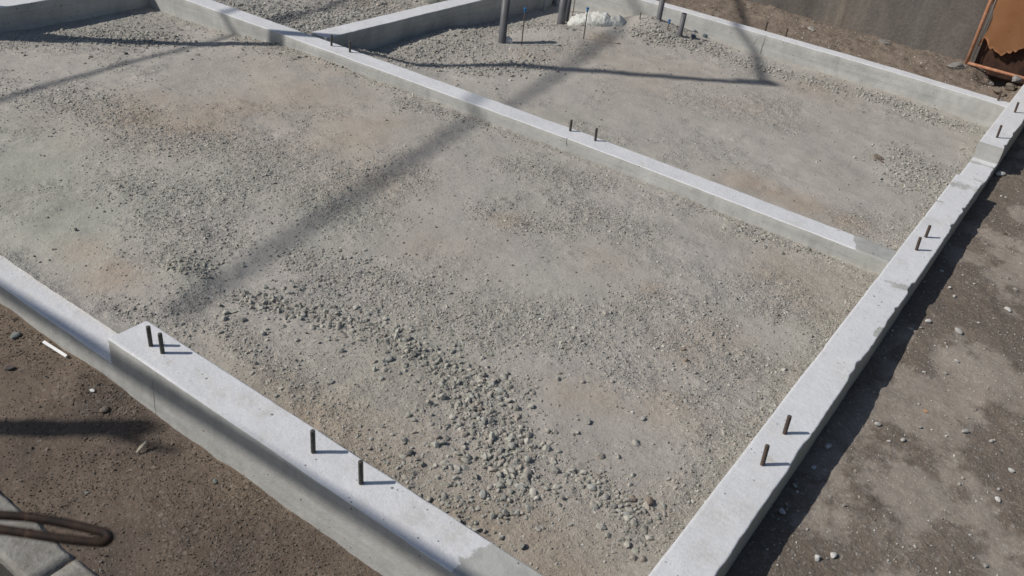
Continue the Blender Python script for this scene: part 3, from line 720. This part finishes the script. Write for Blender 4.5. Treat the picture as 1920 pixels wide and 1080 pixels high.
BW = bm_obj('boundary_wall', bm, mat_boundary(), None, False); bpy.data.meshes.remove(me)
tag(BW, 'tall stained grey brown wall behind the site with pale streaks', 'wall')

# ------------------------------------------------------------------ kerb along the front
KY0, KY1 = -.815, -.685
KM = NT('kerb_concrete', .9)
kc = KM.mix(KM.ramp(KM.noise(9, 7, .65), [(.3, 0), (.7, 1)]), (.27, .255, .225), (.38, .365, .335))
kc = KM.mix(KM.ramp(KM.noise(16, 7, .7), [(.45, 0), (.68, .7)]), kc, (.20, .185, .15))
kc = KM.mix(KM.ramp(KM.noise(120, 4, .7), [(.55, 0), (.7, .5)]), kc, (.12, .11, .095))
KM.color(kc); KM.bump(KM.noise(50, 8, .75), .9, .008); KM = KM.m
kx = [-6.0, -5.4, -4.8, -4.2, -3.6, -3.0, -2.4, -1.84, -1.36, -.80, -.2]
protoK = None
for i, (a, b) in enumerate(zip(kx, kx[1:])):
    bm = bmesh.new(); box(bm, a + .004, b - .004, KY0, KY1, -.45, -.196, None, .006)
    bmesh.ops.subdivide_edges(bm, edges=[e for e in bm.edges if e.calc_length() > .1], cuts=14, use_grid_fill=True)
    for v in bm.verts:
        n_ = float(fbm(np.array([v.co.x]), np.array([v.co.y]), .06, 4, 301)[0]); v.co.z += .004 * n_; v.co.y += .009 * n_
    o = bm_obj('kerb_block', bm, KM, None, True)
    if -2.4 <= a < -1.4: lab = ['pale worn concrete kerb block under the rusty bent bar', 'concrete kerb block with a mossy corner at the bottom left edge'][0 if a < -1.7 else 1]
    else: lab = 'worn concrete kerb block further along the kerb line'
    tag(o, lab, 'kerb block', 'kerb blocks in a row in front of the foundation')

# ------------------------------------------------------------------ rusty bent bar in the foreground
HZ = .95
hp = [at(u, v, 2, HZ) for u, v in [(0, 966), (50, 969), (100, 977), (150, 987), (190, 997)]]
lp = [at(u, v, 2, HZ) for u, v in [(190, 1017), (150, 1014), (100, 1008), (50, 1000), (0, 993)]]
tip = [at(u, v, 2, HZ) for u, v in [(200, 1001), (205, 1007), (202, 1013)]]
d0 = (hp[0] - hp[1]); d0 /= np.linalg.norm(d0); d1 = (lp[-1] - lp[-2]); d1 /= np.linalg.norm(d1)
far0 = [hp[0] + d0 * .9, hp[0] + d0 * .45]; far1 = [lp[-1] + d1 * .45, lp[-1] + d1 * .9]
path = [np.array([far0[0][0], far0[0][1], -.4])] + [np.array([far0[0][0], far0[0][1], HZ - .05])] + far0[0:0] + [far0[0] + np.array([.03, 0, 0])] + [far0[1]] + hp + tip + lp + [far1[0]] + [far1[1] + np.array([.03, 0, 0])] + [np.array([far1[1][0], far1[1][1], HZ - .05]), np.array([far1[1][0], far1[1][1], -.4])]
def catmull(P, k=6):
    P = [np.array(p, float) for p in P]; out = []
    for i in range(len(P) - 1):
        p0 = P[max(i - 1, 0)]; p1 = P[i]; p2 = P[i + 1]; p3 = P[min(i + 2, len(P) - 1)]
        for t in np.linspace(0, 1, k, endpoint=False):
            out.append(.5 * ((2 * p1) + (-p0 + p2) * t + (2 * p0 - 5 * p1 + 4 * p2 - p3) * t * t + (-p0 + 3 * p1 - 3 * p2 + p3) * t ** 3))
    return out + [P[-1]]
bm = bmesh.new(); tube(bm, catmull(path, 5), .0068, 14)
tag(bm_obj('bent_steel_bar', bm, DARKRUST, None, True), 'dark rusty bent steel bar curving over the kerb in the near corner', 'steel bar')

# ------------------------------------------------------------------ torn rusty panel on its frame
PY = WY - .14
zg = lambda x, y: float(H_out(np.array([x]), np.array([y]))[0])
pbase = at(1806, 133, 1, PY)
fr = tag(link('site_barrier', None), 'orange rusty barrier with a torn sheet in a pipe frame, against the stained wall', 'barrier')
fr.location = (pbase[0], pbase[1], 0)
ORPIPE = simple('orange_rusty_pipe', (.36, .15, .075), (.50, .27, .17), 30, .75, .4)
def lw(p): return (p[0] - fr.location.x, p[1] - fr.location.y, p[2])
postx = pbase[0]; zb = pbase[2] - .04; PH = 1.05; PW = 1.05
for i, xx in enumerate((postx, postx + PW)):
    bm = bmesh.new(); tube(bm, [lw((xx, PY, zb)), lw((xx + .0, PY, zb + .5)), lw((xx + .0, PY, zb + PH))], .0155, 12); bm_obj('post', bm, ORPIPE, fr, True)
rb = at(1818, 119, 1, PY)[2]
rb2 = at(1920, 143, 1, PY)[2]
for z0, z1 in ((rb, rb - .0), (zb + PH - .02, zb + PH - .02)):
    bm = bmesh.new(); tube(bm, [lw((postx + .01, PY, z0)), lw((postx + PW - .01, PY, z1))], .0125, 12); bm_obj('rail', bm, ORPIPE, fr, True)
bm = bmesh.new(); tube(bm, [lw((postx + .035, PY, rb)), lw((postx + .035, PY, zb + PH - .02))], .004, 8); bm_obj('rod', bm, GALV, fr, True)
SM = NT('torn_orange_sheet', .6)
cs = SM.mix(SM.ramp(SM.noise(5, 6, .6), [(.3, 0), (.75, 1)]), (.52, .24, .11), (.64, .33, .17))
cs = SM.mix(SM.ramp(SM.noise(22, 7, .7), [(.60, 0), (.74, .5)]), cs, (.16, .07, .04))
SM.color(cs); SM.bump(SM.noise(9, 5, .6), .35, .01); SM = SM.m
# outline of the sheet: left edge bows away from the post, ragged lower edge

edge_px = [(1862, -40), (1861, 0), (1863, 20), (1861, 35), (1853, 55), (1842, 72), (1834, 80), (1830, 86), (1832, 88), (1836, 87), (1839, 83), (1842, 77), (1845, 71), (1847, 71.5), (1850, 76), (1852, 82), (1854, 88), (1857, 91), (1860, 91), (1863, 94), (1867, 96), (1871, 97), (1873, 101), (1875, 105), (1879, 104.5), (1882, 102), (1885, 101.5), (1887, 98.5), (1889, 101), (1891, 100), (1893, 101.5), (1897, 97), (1901, 92), (1902.5, 97), (1904, 100), (1907, 96), (1911, 93), (1914, 91), (1917, 92), (1920, 90), (1925, 94), (1928, 91), (1934, 99), (1942, 93), (1945, 99), (1952, 103), (1966, 97), (1980, 106), (1996, 98)]
E_px = [at(u, v, 1, PY + .004) for u, v in edge_px]
ez = rb + .0
xs = np.linspace(postx + .03, postx + PW - .03, 90); 
bm = bmesh.new()
# lower ragged edge as function of x (from first point that runs rightwards)
low = E_px[8:]; lx = np.array([p[0] for p in low]); lz = np.array([p[2] for p in low])
left = E_px[:9]; ltz = np.array([p[2] for p in left])[::-1]; ltx = np.array([p[0] for p in left])[::-1]
ztop_ = zb + PH - .03; NX, NZ = 240, 40; rows = []
r_ = np.random.default_rng(5)
x_end = postx + PW - .02
grid_v = {}
for j in range(NZ + 1):
    t = j / NZ
    for i in range(NX + 1):
        s = (i / NX) ** 1.5
        x_lo = lx[0] + (x_end - lx[0]) * s
        zlo = float(np.interp(x_lo, lx, lz)) + (.010 * float(vnoise(np.array([x_lo]), np.array([0.]), .022, 7)[0]) if x_lo > lx[-1] - 2 and i > 40 else 0)
        z = zlo + (ztop_ - zlo) * t
        xl = float(np.interp(z, ltz, ltx)) if t > 0 else lx[0]
        x = xl + (x_end - xl) * s
        y = PY + .006 + .006 * math.sin(x * 9 + z * 3) * t
        grid_v[i, j] = bm.verts.new(lw((x, y, z)))
for j in range(NZ):
    for i in range(NX): bm.faces.new((grid_v[i, j], grid_v[i + 1, j], grid_v[i + 1, j + 1], grid_v[i, j + 1]))
bmesh.ops.solidify(bm, geom=bm.faces[:], thickness=.0012)
o = bm_obj('sheet', bm, SM, fr, True); o['label'] = 'torn orange sheet with a ragged lower edge'
# dark board leaning behind the torn sheet
BRD = simple('dark_stained_board', (.035, .02, .015), (.085, .045, .03), 14, .8, .4)
bm = bmesh.new(); box(bm, postx + .05, postx + PW + .1, WY - .075, WY - .05, zb + .03, zb + .62, None, .003)
tag(bm_obj('board', bm, BRD), 'dark stained board standing behind the torn orange sheet', 'board')

# rubble lumps in and around the hole
def lump(name, P, size, col, label, cat, group=None, sub=3, seed=0, sc=(1, 1, 1), mat=None, em=.2, rough=.10, cuts=7, rz=None):
    r = np.random.default_rng(seed + 900); V0, Fc = ico(sub); V = V0.copy()
    for j in range(cuts):
        nn = r.normal(size=3); nn /= np.linalg.norm(nn); d = r.uniform(.6, .88); V -= np.outer(np.maximum(V @ nn - d, 0), nn) * .9
    V *= (1 + rough * fbm(V[:, 0] * 1 + seed, V[:, 1] + V[:, 2] * 1.7, .7, 4, seed))[:, None]
    V *= np.array(sc) * size / 2
    a = r.uniform(0, 6.28) if rz is None else rz; c, s = math.cos(a), math.sin(a)
    V = V @ np.array([[c, -s, 0], [s, c, 0], [0, 0, 1]]).T
    V[:, 2] += -V[:, 2].min() - em * (V[:, 2].max() - V[:, 2].min())
    C = np.tile(np.array(col, float), (len(V), 1)) * (1 + .08 * fbm(V[:, 0] * 40 + seed, V[:, 1] * 40, .7, 3, seed + 3))[:, None]
    o = link(name, np_mesh(name, V, Fc, False, C), None, mat or STONE); o.location = P
    return tag(o, label, cat, group)
def gpos(u, v, z0, H):
    p = at(u, v, 2, z0)
    for _ in range(6): p = at(u, v, 2, float(H(np.array([p[0]]), np.array([p[1]]))[0]))
    return p
for i, (u, v, s, lab) in enumerate([(1905, 152, .085, 'pale broken concrete lump under the torn orange sheet'), (1857, 160, .05, 'small grey lump beside the dark hole'),
        (1893, 168, .09, 'large grey brown clod of soil in front of the hole'), (1868, 172, .07, 'brown clod at the left end of the row by the hole'), (1912, 176, .08, 'rough brown clod by the corner bolts'), (1880, 180, .05, 'small brown clod behind the rusty corner bolts')]):
    P = gpos(u, v, -.15, H_out); c = (.30, .29, .27) if i < 2 else (.20, .165, .13)
    lump('concrete_lump' if i < 2 else 'soil_clod', P, s, c, lab, 'rubble' if i < 2 else 'clod', 'lumps beside the hole by the barrier', seed=i, sc=(1.2, .9, .7), rough=.3)
for u, v, s, lab, col in [(1520, 55, .10, 'flat pale broken slab lying on the soil strip behind the back wall', (.34, .32, .29)), (1405, 15, .06, 'tan stone on the soil strip behind the back wall', (.28, .24, .19)),
                          (1660, 82, .12, 'grey stone at the foot of the stained wall', (.2, .19, .175)), (1792, 126, .16, 'flat grey concrete piece under the foot of the orange frame', (.26, .25, .23))]:
    lump('broken_slab', gpos(u, v, -.1, H_out), s, col, lab, 'stone', sc=(1.3, .8, .3), seed=int(u), rough=.25)

# ------------------------------------------------------------------ individual loose stones
LS = 'loose stones lying on the gravel of the front bay'
front_stones = [
 (730, 675, .030, 'pointed grey stone at the lower edge of the upper stone drift'), (936, 736, .034, 'pale lit stone just above the big drift of crushed stone'),
 (936, 748, .024, 'flat stone just under the pale one above the stone drift'), (1093, 717, .020, 'single grey stone on bare ground right of the long stone drift'), (1048, 700, .019, None), (1147, 716, .019, None),
 (1205, 786, .022, None), (1280, 656, .022, 'lone brownish stone on the reddish patch of ground'), (1286, 677, .024, 'grey stone just below the lone brownish one'),
 (1216, 942, .034, 'round brown stone alone to the right of the lower drift'), (1186, 938, .026, 'brown flat stone beside the round brown one'), (1109, 917, .030, 'pale blocky stone at the head of the lower drift'),
 (1322, 568, .018, None), (1341, 569, .018, None), (884, 746, .028, 'grey stone at the top left of the big drift'), (848, 661, .022, None), (493, 626, .022, 'pale stone on bare ground between the drift and the soft shadow'),
 (905, 930, .030, 'pale pyramid shaped stone near the bottom of the big drift'), (975, 915, .032, 'pale stone in a cluster at the bottom of the big drift'), (715, 711, .020, None), (1048, 848, .018, 'whitish chip at the right edge of the big drift'),
 (1268, 384, .020, 'lone stone in front of the middle wall'), (1140, 352, .016, None), (960, 838, .034, 'large angular stone in the core of the big drift'), (880, 708, .028, None), (905, 790, .030, None),
 (142, 432, .020, 'dark stone alone on greenish ground near the left edge'), (500, 618, .016, None), (568, 592, .026, None), (648, 607, .026, None), (690, 590, .022, None),
 (1133, 935, .026, None), (1150, 950, .022, None), (1175, 965, .024, None), (768, 852, .030, 'dark stone half sunk near the two steel bolts'), (236, 102, .030, 'dark clod sitting in the narrow pole shadow')]
for i, (u, v, s, lab) in enumerate(front_stones):
    P = gpos(u, v, -.08, HF); r = np.random.default_rng(i); c = PAL_G[r.integers(0, len(PAL_G))] * .95
    if lab and 'brown' in lab: c = np.array([.30, .24, .19])
    if lab and ('pale' in lab or 'whitish' in lab): c = np.array([.44, .44, .40])
    if lab and 'dark' in lab: c = np.array([.17, .165, .15])
    lump('stone', P, s * 1.0, c * .92, lab or 'small grey stone loose on the gravel of the front bay', 'stone', LS, sub=2, seed=50 + i, sc=(1.1, .85, .72))
RS = 'pale stones lying on the brown soil'
soil_stones = [
 (1552, 839, .028, 'pale lilac stone in the wall shadow level with the two nearest rusty bolts'), (1525, 878, .022, 'pale stone in the wall shadow a little below the lilac one'), (1858, 828, .020, None), (1870, 938, .024, 'whitish angular stone low on the soil'),
 (1872, 918, .014, None), (1895, 884, .024, 'grey speckled stone beside the right edge of the photo'), (1808, 810, .026, 'flat grey stone on dark damp soil'), (1725, 802, .018, None), (1692, 826, .022, None), (1667, 828, .016, None),
 (1645, 797, .024, None), (1532, 1048, .028, 'chalky stone near the foot of the long wall at the bottom'), (1562, 1043, .028, 'brownish grey stone next to the chalky one at the bottom'), (1735, 772, .018, 'small orange tan pebble on the soil'), (1715, 1026, .014, None),
 (1847, 1062, .018, None), (1798, 908, .014, None), (1740, 604, .030, 'large white stone at the edge of the wall shadow'), (1797, 623, .036, 'long flat pale stone, the biggest on the soil'), (1780, 541, .024, 'greenish white stone inside the wall shadow edge'), (1789, 557, .022, None),
 (1889, 582, .032, 'pale block shaped stone on the track'), (1793, 678, .022, None), (1772, 701, .020, None), (1805, 517, .014, None), (1827, 533, .014, None), (1883, 439, .024, 'brown clod on the pale soil near the pointed shadow'),
 (1903, 544, .024, None), (1765, 509, .022, None), (1466, 961, .026, 'dark lilac stone deep in the wall shadow'), (1490, 912, .02, None), (1727, 616, .02, None), (1706, 618, .02, None), (1874, 328, .075, 'pale oblong block lying in shadow beside the notch of the long wall')]
for i, (u, v, s, lab) in enumerate(soil_stones):
    P = gpos(u, v, -.12, H_out); r = np.random.default_rng(100 + i); c = PAL_S[[0, 2, 0, 1][i % 4]]
    if lab and ('white' in lab or 'chalky' in lab or 'whitish' in lab): c = np.array([.58, .57, .54])
    if lab and ('orange' in lab): c = np.array([.48, .29, .17])
    if lab and 'clod' in lab: c = np.array([.15, .115, .09])
    if lab and 'lilac' in lab: c = np.array([.5, .49, .52])
    sc = (1.5, .75, .5) if lab and ('flat' in lab or 'oblong' in lab) else (1.15, .8, .65)
    lump('stone', P, s * (.8 if 'oblong' in (lab or '') else 1), c, lab or 'small pale stone on the brown soil right of the long wall', 'stone', RS, sub=2, seed=150 + i, sc=sc, em=.15, rz=.9 if 'oblong' in (lab or '') else None)
for i, (u, v, s, c, lab) in enumerate([(30, 631, .040, (.24, .25, .24), 'flat greenish grey stone on brown soil beside the stepped wall'), (18, 692, .035, (.12, .10, .09), 'dark flat stone on the soil at the left edge'),
        (403, 903, .019, (.2, .21, .2), 'round grey pebble alone on the soil before the front wall'), (196, 770, .035, (.17, .145, .12), 'grey brown clod beside the soil heap at the wall foot'),
        (173, 733, .018, (.75, .75, .73), 'small white fragment on the soil near the wall step'), (163, 925, .014, (.22, .22, .2), 'tiny grey pebble near the kerb')]):
    lump('stone', gpos(u, v, -.2, H_out), s, c, lab, 'stone', 'stones on the soil in front of the stepped wall', sub=2, seed=300 + i, sc=(1.3, .8, .5))
# brown dry tuft of dirt in the rear bay
lump('soil_clod', gpos(1647, 297, -.12, HB), .085, (.185, .15, .12), 'flat brown clod of dirt on the rear gravel bay', 'clod', sc=(1.3, .6, .30), seed=400, rough=.9, em=.45, sub=4)

# white plastic strip and a splinter on the soil
P1, P2 = at(82, 645, 2, -.20), at(126, 673, 2, -.20)
d = Vector(P2 - P1); L_ = d.length; bm = bmesh.new(); ang = math.atan2(d.y, d.x)
Mx = Matrix.Translation(Vector((P1 + P2) / 2) + Vector((0, 0, .012))) @ Matrix.Rotation(ang, 4, 'Z') @ Matrix.Rotation(.5, 4, 'X')
box(bm, -L_ / 2, L_ / 2, -.0055, .0055, -.0015, .0015, Mx, .001)
tag(bm_obj('plastic_strip', bm, WHITEP), 'thin white plastic strip lying against the foot of the stepped wall', 'strip')
P1, P2 = at(256, 849, 2, -.205), at(275, 832, 2, -.195)
bm = bmesh.new(); tube(bm, [P1, (P1 + P2) / 2 + np.array([0, 0, .004]), P2 + np.array([0, 0, .008])], [.003, .0075, .005], 7)
tag(bm_obj('wood_splinter', bm, STRAW), 'pale wood splinter on the brown soil below the post shadow', 'splinter')

# ------------------------------------------------------------------ pipes, marker rods and sack in the rear bay
def upright(name, u, v, r, h, mat, label, cat, group, tilt=(0, 0), cap=None, z0=-.14, open_top=True):
    P = gpos(u, v, z0, HB); bm = bmesh.new()
    top = Vector((P[0] + tilt[0] * h, P[1] + tilt[1] * h, P[2] + h)); base = Vector(P) - Vector((tilt[0], tilt[1], 1)) * .06
    if open_top:
        ax = (top - base).normalized()
        tube(bm, [base, top, top, top - ax * .12], [r, r, r * .88, r * .88], 24, cap=False)
    else: tube(bm, [base, top], r, 12)
    o = bm_obj(name, bm, mat, None, True); o.data.polygons.foreach_set('use_smooth', [True] * len(o.data.polygons)); tag(o, label, cat, group)
    if cap:
        bm = bmesh.new(); ax = (top - base).normalized(); tube(bm, [top - ax * .028, top - ax * .006, top - ax * .005, top + ax * .006], [.007, .0075, .012, .012], 10)
        bm_obj('cap', bm, BLUE, o, False)
    return P
def rodh(u, v, tv, z0=-.14):
    P = gpos(u, v, z0, HB); hs = np.linspace(.03, .6, 400); return float(hs[np.argmin([abs(proj((P[0], P[1], P[2] + h))[1] - tv) for h in hs])])
G1 = 'upright drain pipes in the rear bay'
upright('drain_pipe', 941, 80, .030, rodh(941, 80, -14), PVC, 'tall grey drain pipe with clear plastic crumpled at its foot', 'pipe', G1, (-.01, 0))
upright('drain_pipe', 1051, 45, .033, rodh(1051, 45, -25), PVC, 'thick grey drain pipe at the left end of the white sack', 'pipe', G1)
upright('drain_pipe', 1060, 40, .028, rodh(1060, 40, -22), PVC, 'grey drain pipe hard behind the thick one by the sack', 'pipe', G1)
upright('drain_pipe', 1231, 56, .023, rodh(1231, 56, -12), PVC, 'slim grey drain pipe between the sack and the cut off pipe', 'pipe', G1)
upright('drain_pipe', 1274, 68, .021, rodh(1274, 68, 25), PVC, 'short cut off grey pipe in front of the back wall', 'pipe', G1, (.0, .0))
upright('drain_pipe', 1020, 19, .013, .30, LPVC, 'thin pale pipe left of the thick drain pipes', 'pipe', G1)
upright('drain_pipe', 1046, 12, .018, .30, LPVC, 'pale slanting pipe half hidden behind the thick drain pipe', 'pipe', G1, (-.35, .1))
G2 = 'thin steel marker rods in the rear bay'
upright('marker_rod', 978, 85, .0042, rodh(978, 85, 17), RUST, 'blue capped steel rod right of the tall drain pipe', 'rod', G2, (-.03, 0), True, open_top=False)
upright('marker_rod', 1094, 73, .0042, rodh(1094, 73, 16), RUST, 'blue capped steel rod in front of the white sack', 'rod', G2, (-.02, 0), True, open_top=False)
upright('marker_rod', 1073, 32, .0038, rodh(1073, 32, -4), RUST, 'thin rod rising behind the white sack', 'rod', G2, open_top=False)
upright('marker_rod', 1197, 49, .0045, rodh(1197, 49, 23), RUST, 'short bare steel rod at the right end of the white sack', 'rod', G2, open_top=False)
upright('marker_rod', 1219, 56, .0040, rodh(1219, 56, 40), RUST, 'stub of steel rod just left of the slim drain pipe', 'rod', G2, open_top=False)
upright('marker_rod', 1251, 60, .0048, rodh(1251, 60, 38), RUST, 'short blue capped rod between the slim pipe and the cut off pipe', 'rod', G2, cap=True, open_top=False)
for u in (1300, 1322): lump('stone', gpos(u, 70, -.12, HB), .05, (.10, .13, .16), 'bluish dark lump standing in for pipe shadow beside the cut off pipe', 'stone', 'lumps standing in for pipe shadow by the back wall', sub=2, seed=u, sc=(1.1, .8, .7))  # dark lumps put in where the pipe shadow ends on the gravel

# white sack
SK = NT('woven_white_sack', .75)
mp = SK.n('ShaderNodeMapping'); mp.inputs['Scale'].default_value = (1, 1, 1); SK.l(SK.pos, mp.inputs[0])
SK.color(SK.mix(SK.ramp(SK.noise(9, 5, .6), [(.35, 0), (.7, 1)]), (.60, .60, .55), (.78, .78, .74)))
SK.bump(SK.noise(16, 6, .6, dist=1.5), .8, .02); SK = SK.m
A = gpos(1063, 47, -.12, HB); B_ = gpos(1188, 53, -.12, HB)
ax = Vector(B_ - A); L_ = Vector((ax.x, ax.y, 0)).length; yaw = math.atan2(ax.y, ax.x)
n1, n2 = 90, 44; V = []
for i in range(n1 + 1):
    t = i / n1
    # body outline: swollen left two thirds, pinched, then tail
    hgt = float(np.interp(t, [0, .05, .15, .3, .45, .56, .63, .70, .76, .83, .9, 1], [.025, .08, .105, .125, .135, .13, .105, .115, .125, .085, .045, .008]))
    wdt = float(np.interp(t, [0, .06, .2, .4, .55, .68, .8, .9, 1], [.05, .16, .22, .22, .18, .13, .12, .08, .02]))
    for j in range(n2):
        a = 2 * math.pi * j / n2; ca, sa = math.cos(a), math.sin(a)
        y = wdt * .5 * (abs(ca) ** .8) * math.copysign(1, ca); z = hgt * .5 + hgt * .5 * (abs(sa) ** .7) * math.copysign(1, sa)
        V.append((t * L_, y, z))
V = np.array(V); nz = fbm(V[:, 0] + V[:, 2] * .7, V[:, 1] * 1.3 + V[:, 2], .09, 4, 77, .6); nr = np.abs(fbm(V[:, 0] * 1.4, V[:, 1] + V[:, 2] * 1.5, .05, 3, 78, .6))
k = np.clip(V[:, 2] / .03, 0, 1)
V[:, 2] += (.022 * nz - .020 * nr) * k + .05 * (V[:, 0] / L_) ** 2; V[:, 1] += .016 * nz; V[:, 0] += .010 * nr
idx = np.arange((n1 + 1) * n2).reshape(n1 + 1, n2)
Fc = np.stack([idx[:-1], np.roll(idx[:-1], -1, 1), np.roll(idx[1:], -1, 1), idx[1:]], -1).reshape(-1, 4)
o = link('sack', np_mesh('sack', V, Fc, True), None, SK); o.location = (A[0] + .0, A[1] + .0, A[2] - .005); o.rotation_euler = (0, 0, yaw)
tag(o, 'crumpled white woven sack lying by the grey pipes at the back wall', 'sack')
# crumpled clear plastic at pipe foot
PP = gpos(949, 79, -.14, HB); V0, Fc = ico(3); V = V0 * (1 + .45 * fbm(V0[:, 0] * 1.5 + 3, V0[:, 1] + V0[:, 2], .5, 3, 88))[:, None] * np.array([.035, .022, .030])
o = link('plastic_bag', np_mesh('plastic_bag', V, Fc, False), None, simple('cloudy_plastic', (.5, .51, .53), (.72, .73, .75), 60, .3, .4)); o.location = (PP[0] + .02, PP[1], PP[2] + .018)
tag(o, 'crumpled cloudy plastic bag at the foot of the tall pipe', 'bag')
# concrete block seen at the top edge in the left rear room
p = at(800, 7, 2, -.12)
bm = bmesh.new(); box(bm, p[0] - .16, p[0] + .12, p[1] + .0, p[1] + .35, -.2, -.02, None, .03)
for v in bm.verts: v.co.z += .004 * math.sin(v.co.x * 40)
tag(bm_obj('concrete_block', bm, simple('greenish_concrete', (.26, .27, .23), (.34, .34, .30), 12, .9, .4), None, True), 'greenish grey block with rounded edges beside the cross wall at the top edge', 'block')

# ------------------------------------------------------------------ things standing outside the picture whose shadows fall into it
sh = np.array([.86, .79])
# service pole by the left cross wall
tip_ = at(1455, 158, 2, -.11)[:2]; HP = 5.45; zp0 = -.3
fx, fy = tip_ - sh * (HP + .11)
pole = tag(link('service_pole', None), 'tall timber service pole carrying cables to the left of the site', 'pole'); pole.location = (fx, fy, 0)
bm = bmesh.new(); tube(bm, [(0, 0, zp0), (0, 0, 1.0), (0, 0, 1.25), (0, 0, 2.2), (0, 0, HP)], [.12, .105, .058, .05, .042], 20); bm_obj('shaft', bm, WOOD, pole, True)
bm = bmesh.new(); box(bm, -.09, .09, -.16, -.06, .42, .80, None, .01); bm_obj('meter_box', bm, GALV, pole)
bm = bmesh.new(); tube(bm, [(-.15, -.06, HP - .12), (.06, .13, HP - .12)], .03, 12); bm_obj('cross_arm', bm, GALV, pole, True)
def cable(pts_xy, zh, rad, label, one=False):
    """cable at height zh whose shadow passes through the ground points"""
    a, b = pts_xy; A = np.array([*(a[:2] - sh * (zh - a[2])), zh]); B = np.array([*(b[:2] - sh * (zh - b[2])), zh]); d = (B - A)
    bm = bmesh.new(); tube(bm, ([A] if one is True else [A - np.array(SD) * 7, A - np.array(SD) * .05] if one == 2 else [A - d * 2.2, A]) + [B, B + d * 2.2], rad, 12)
    return tag(bm_obj('overhead_cable', bm, BLACK, None, True), label, 'cable', 'cables overhead')
cable((at(330, 590, 2, -.08), at(1120, 85, 2, -.10)), 8.2, .026, 'thick overhead cable whose soft shadow crosses both gravel bays', 2)  # unseen; near end bent up the sun line so the shadow stops
cable((at(10, 187, 2, -.10), at(410, 60, 2, -.09)), 5.3, .022, 'overhead cable shading the left end of the front bay')
cable((at(1432, 154, 2, -.12), at(1365, 25, 1, BY + .03)), 5.3, .026, 'overhead cable whose shadow climbs the back wall', True)
# temporary timber rail behind the photographer, casting the band along the front wall
RZ = 2.6
xa, xb = -2.5, -.7; za, zb_ = -.115, -.018
def back(x, z): k = RZ - z; return Vector((x - .86 * k, -TF - .79 * k, RZ))
rail = tag(link('timber_rail', None), 'temporary timber post and rail in front of the site beside the kerb', 'rail')
bm = bmesh.new(); A_, B2 = back(xa, za), back(xb, zb_); dd = (B2 - A_); dd.normalize()
tube(bm, [A_ - dd * 4.5, B2 + dd * 2.0], .028, 14); bm_obj('rail_bar', bm, WOOD, rail, True)
pw = at(290, 803, 2, -.21); kk = RZ + .21
px_, py_ = pw[0] - .86 * kk, pw[1] - .79 * kk
bm = bmesh.new(); box(bm, px_ - .03, px_ + .03, py_ - .03, py_ + .03, -.35, RZ - .01); bm_obj('post', bm, WOOD, rail)
bm = bmesh.new(); tube(bm, [(px_ + .03, py_, RZ - .16), (px_ + .17, py_, RZ - .03)], .014, 8); bm_obj('brace', bm, WOOD, rail, True)
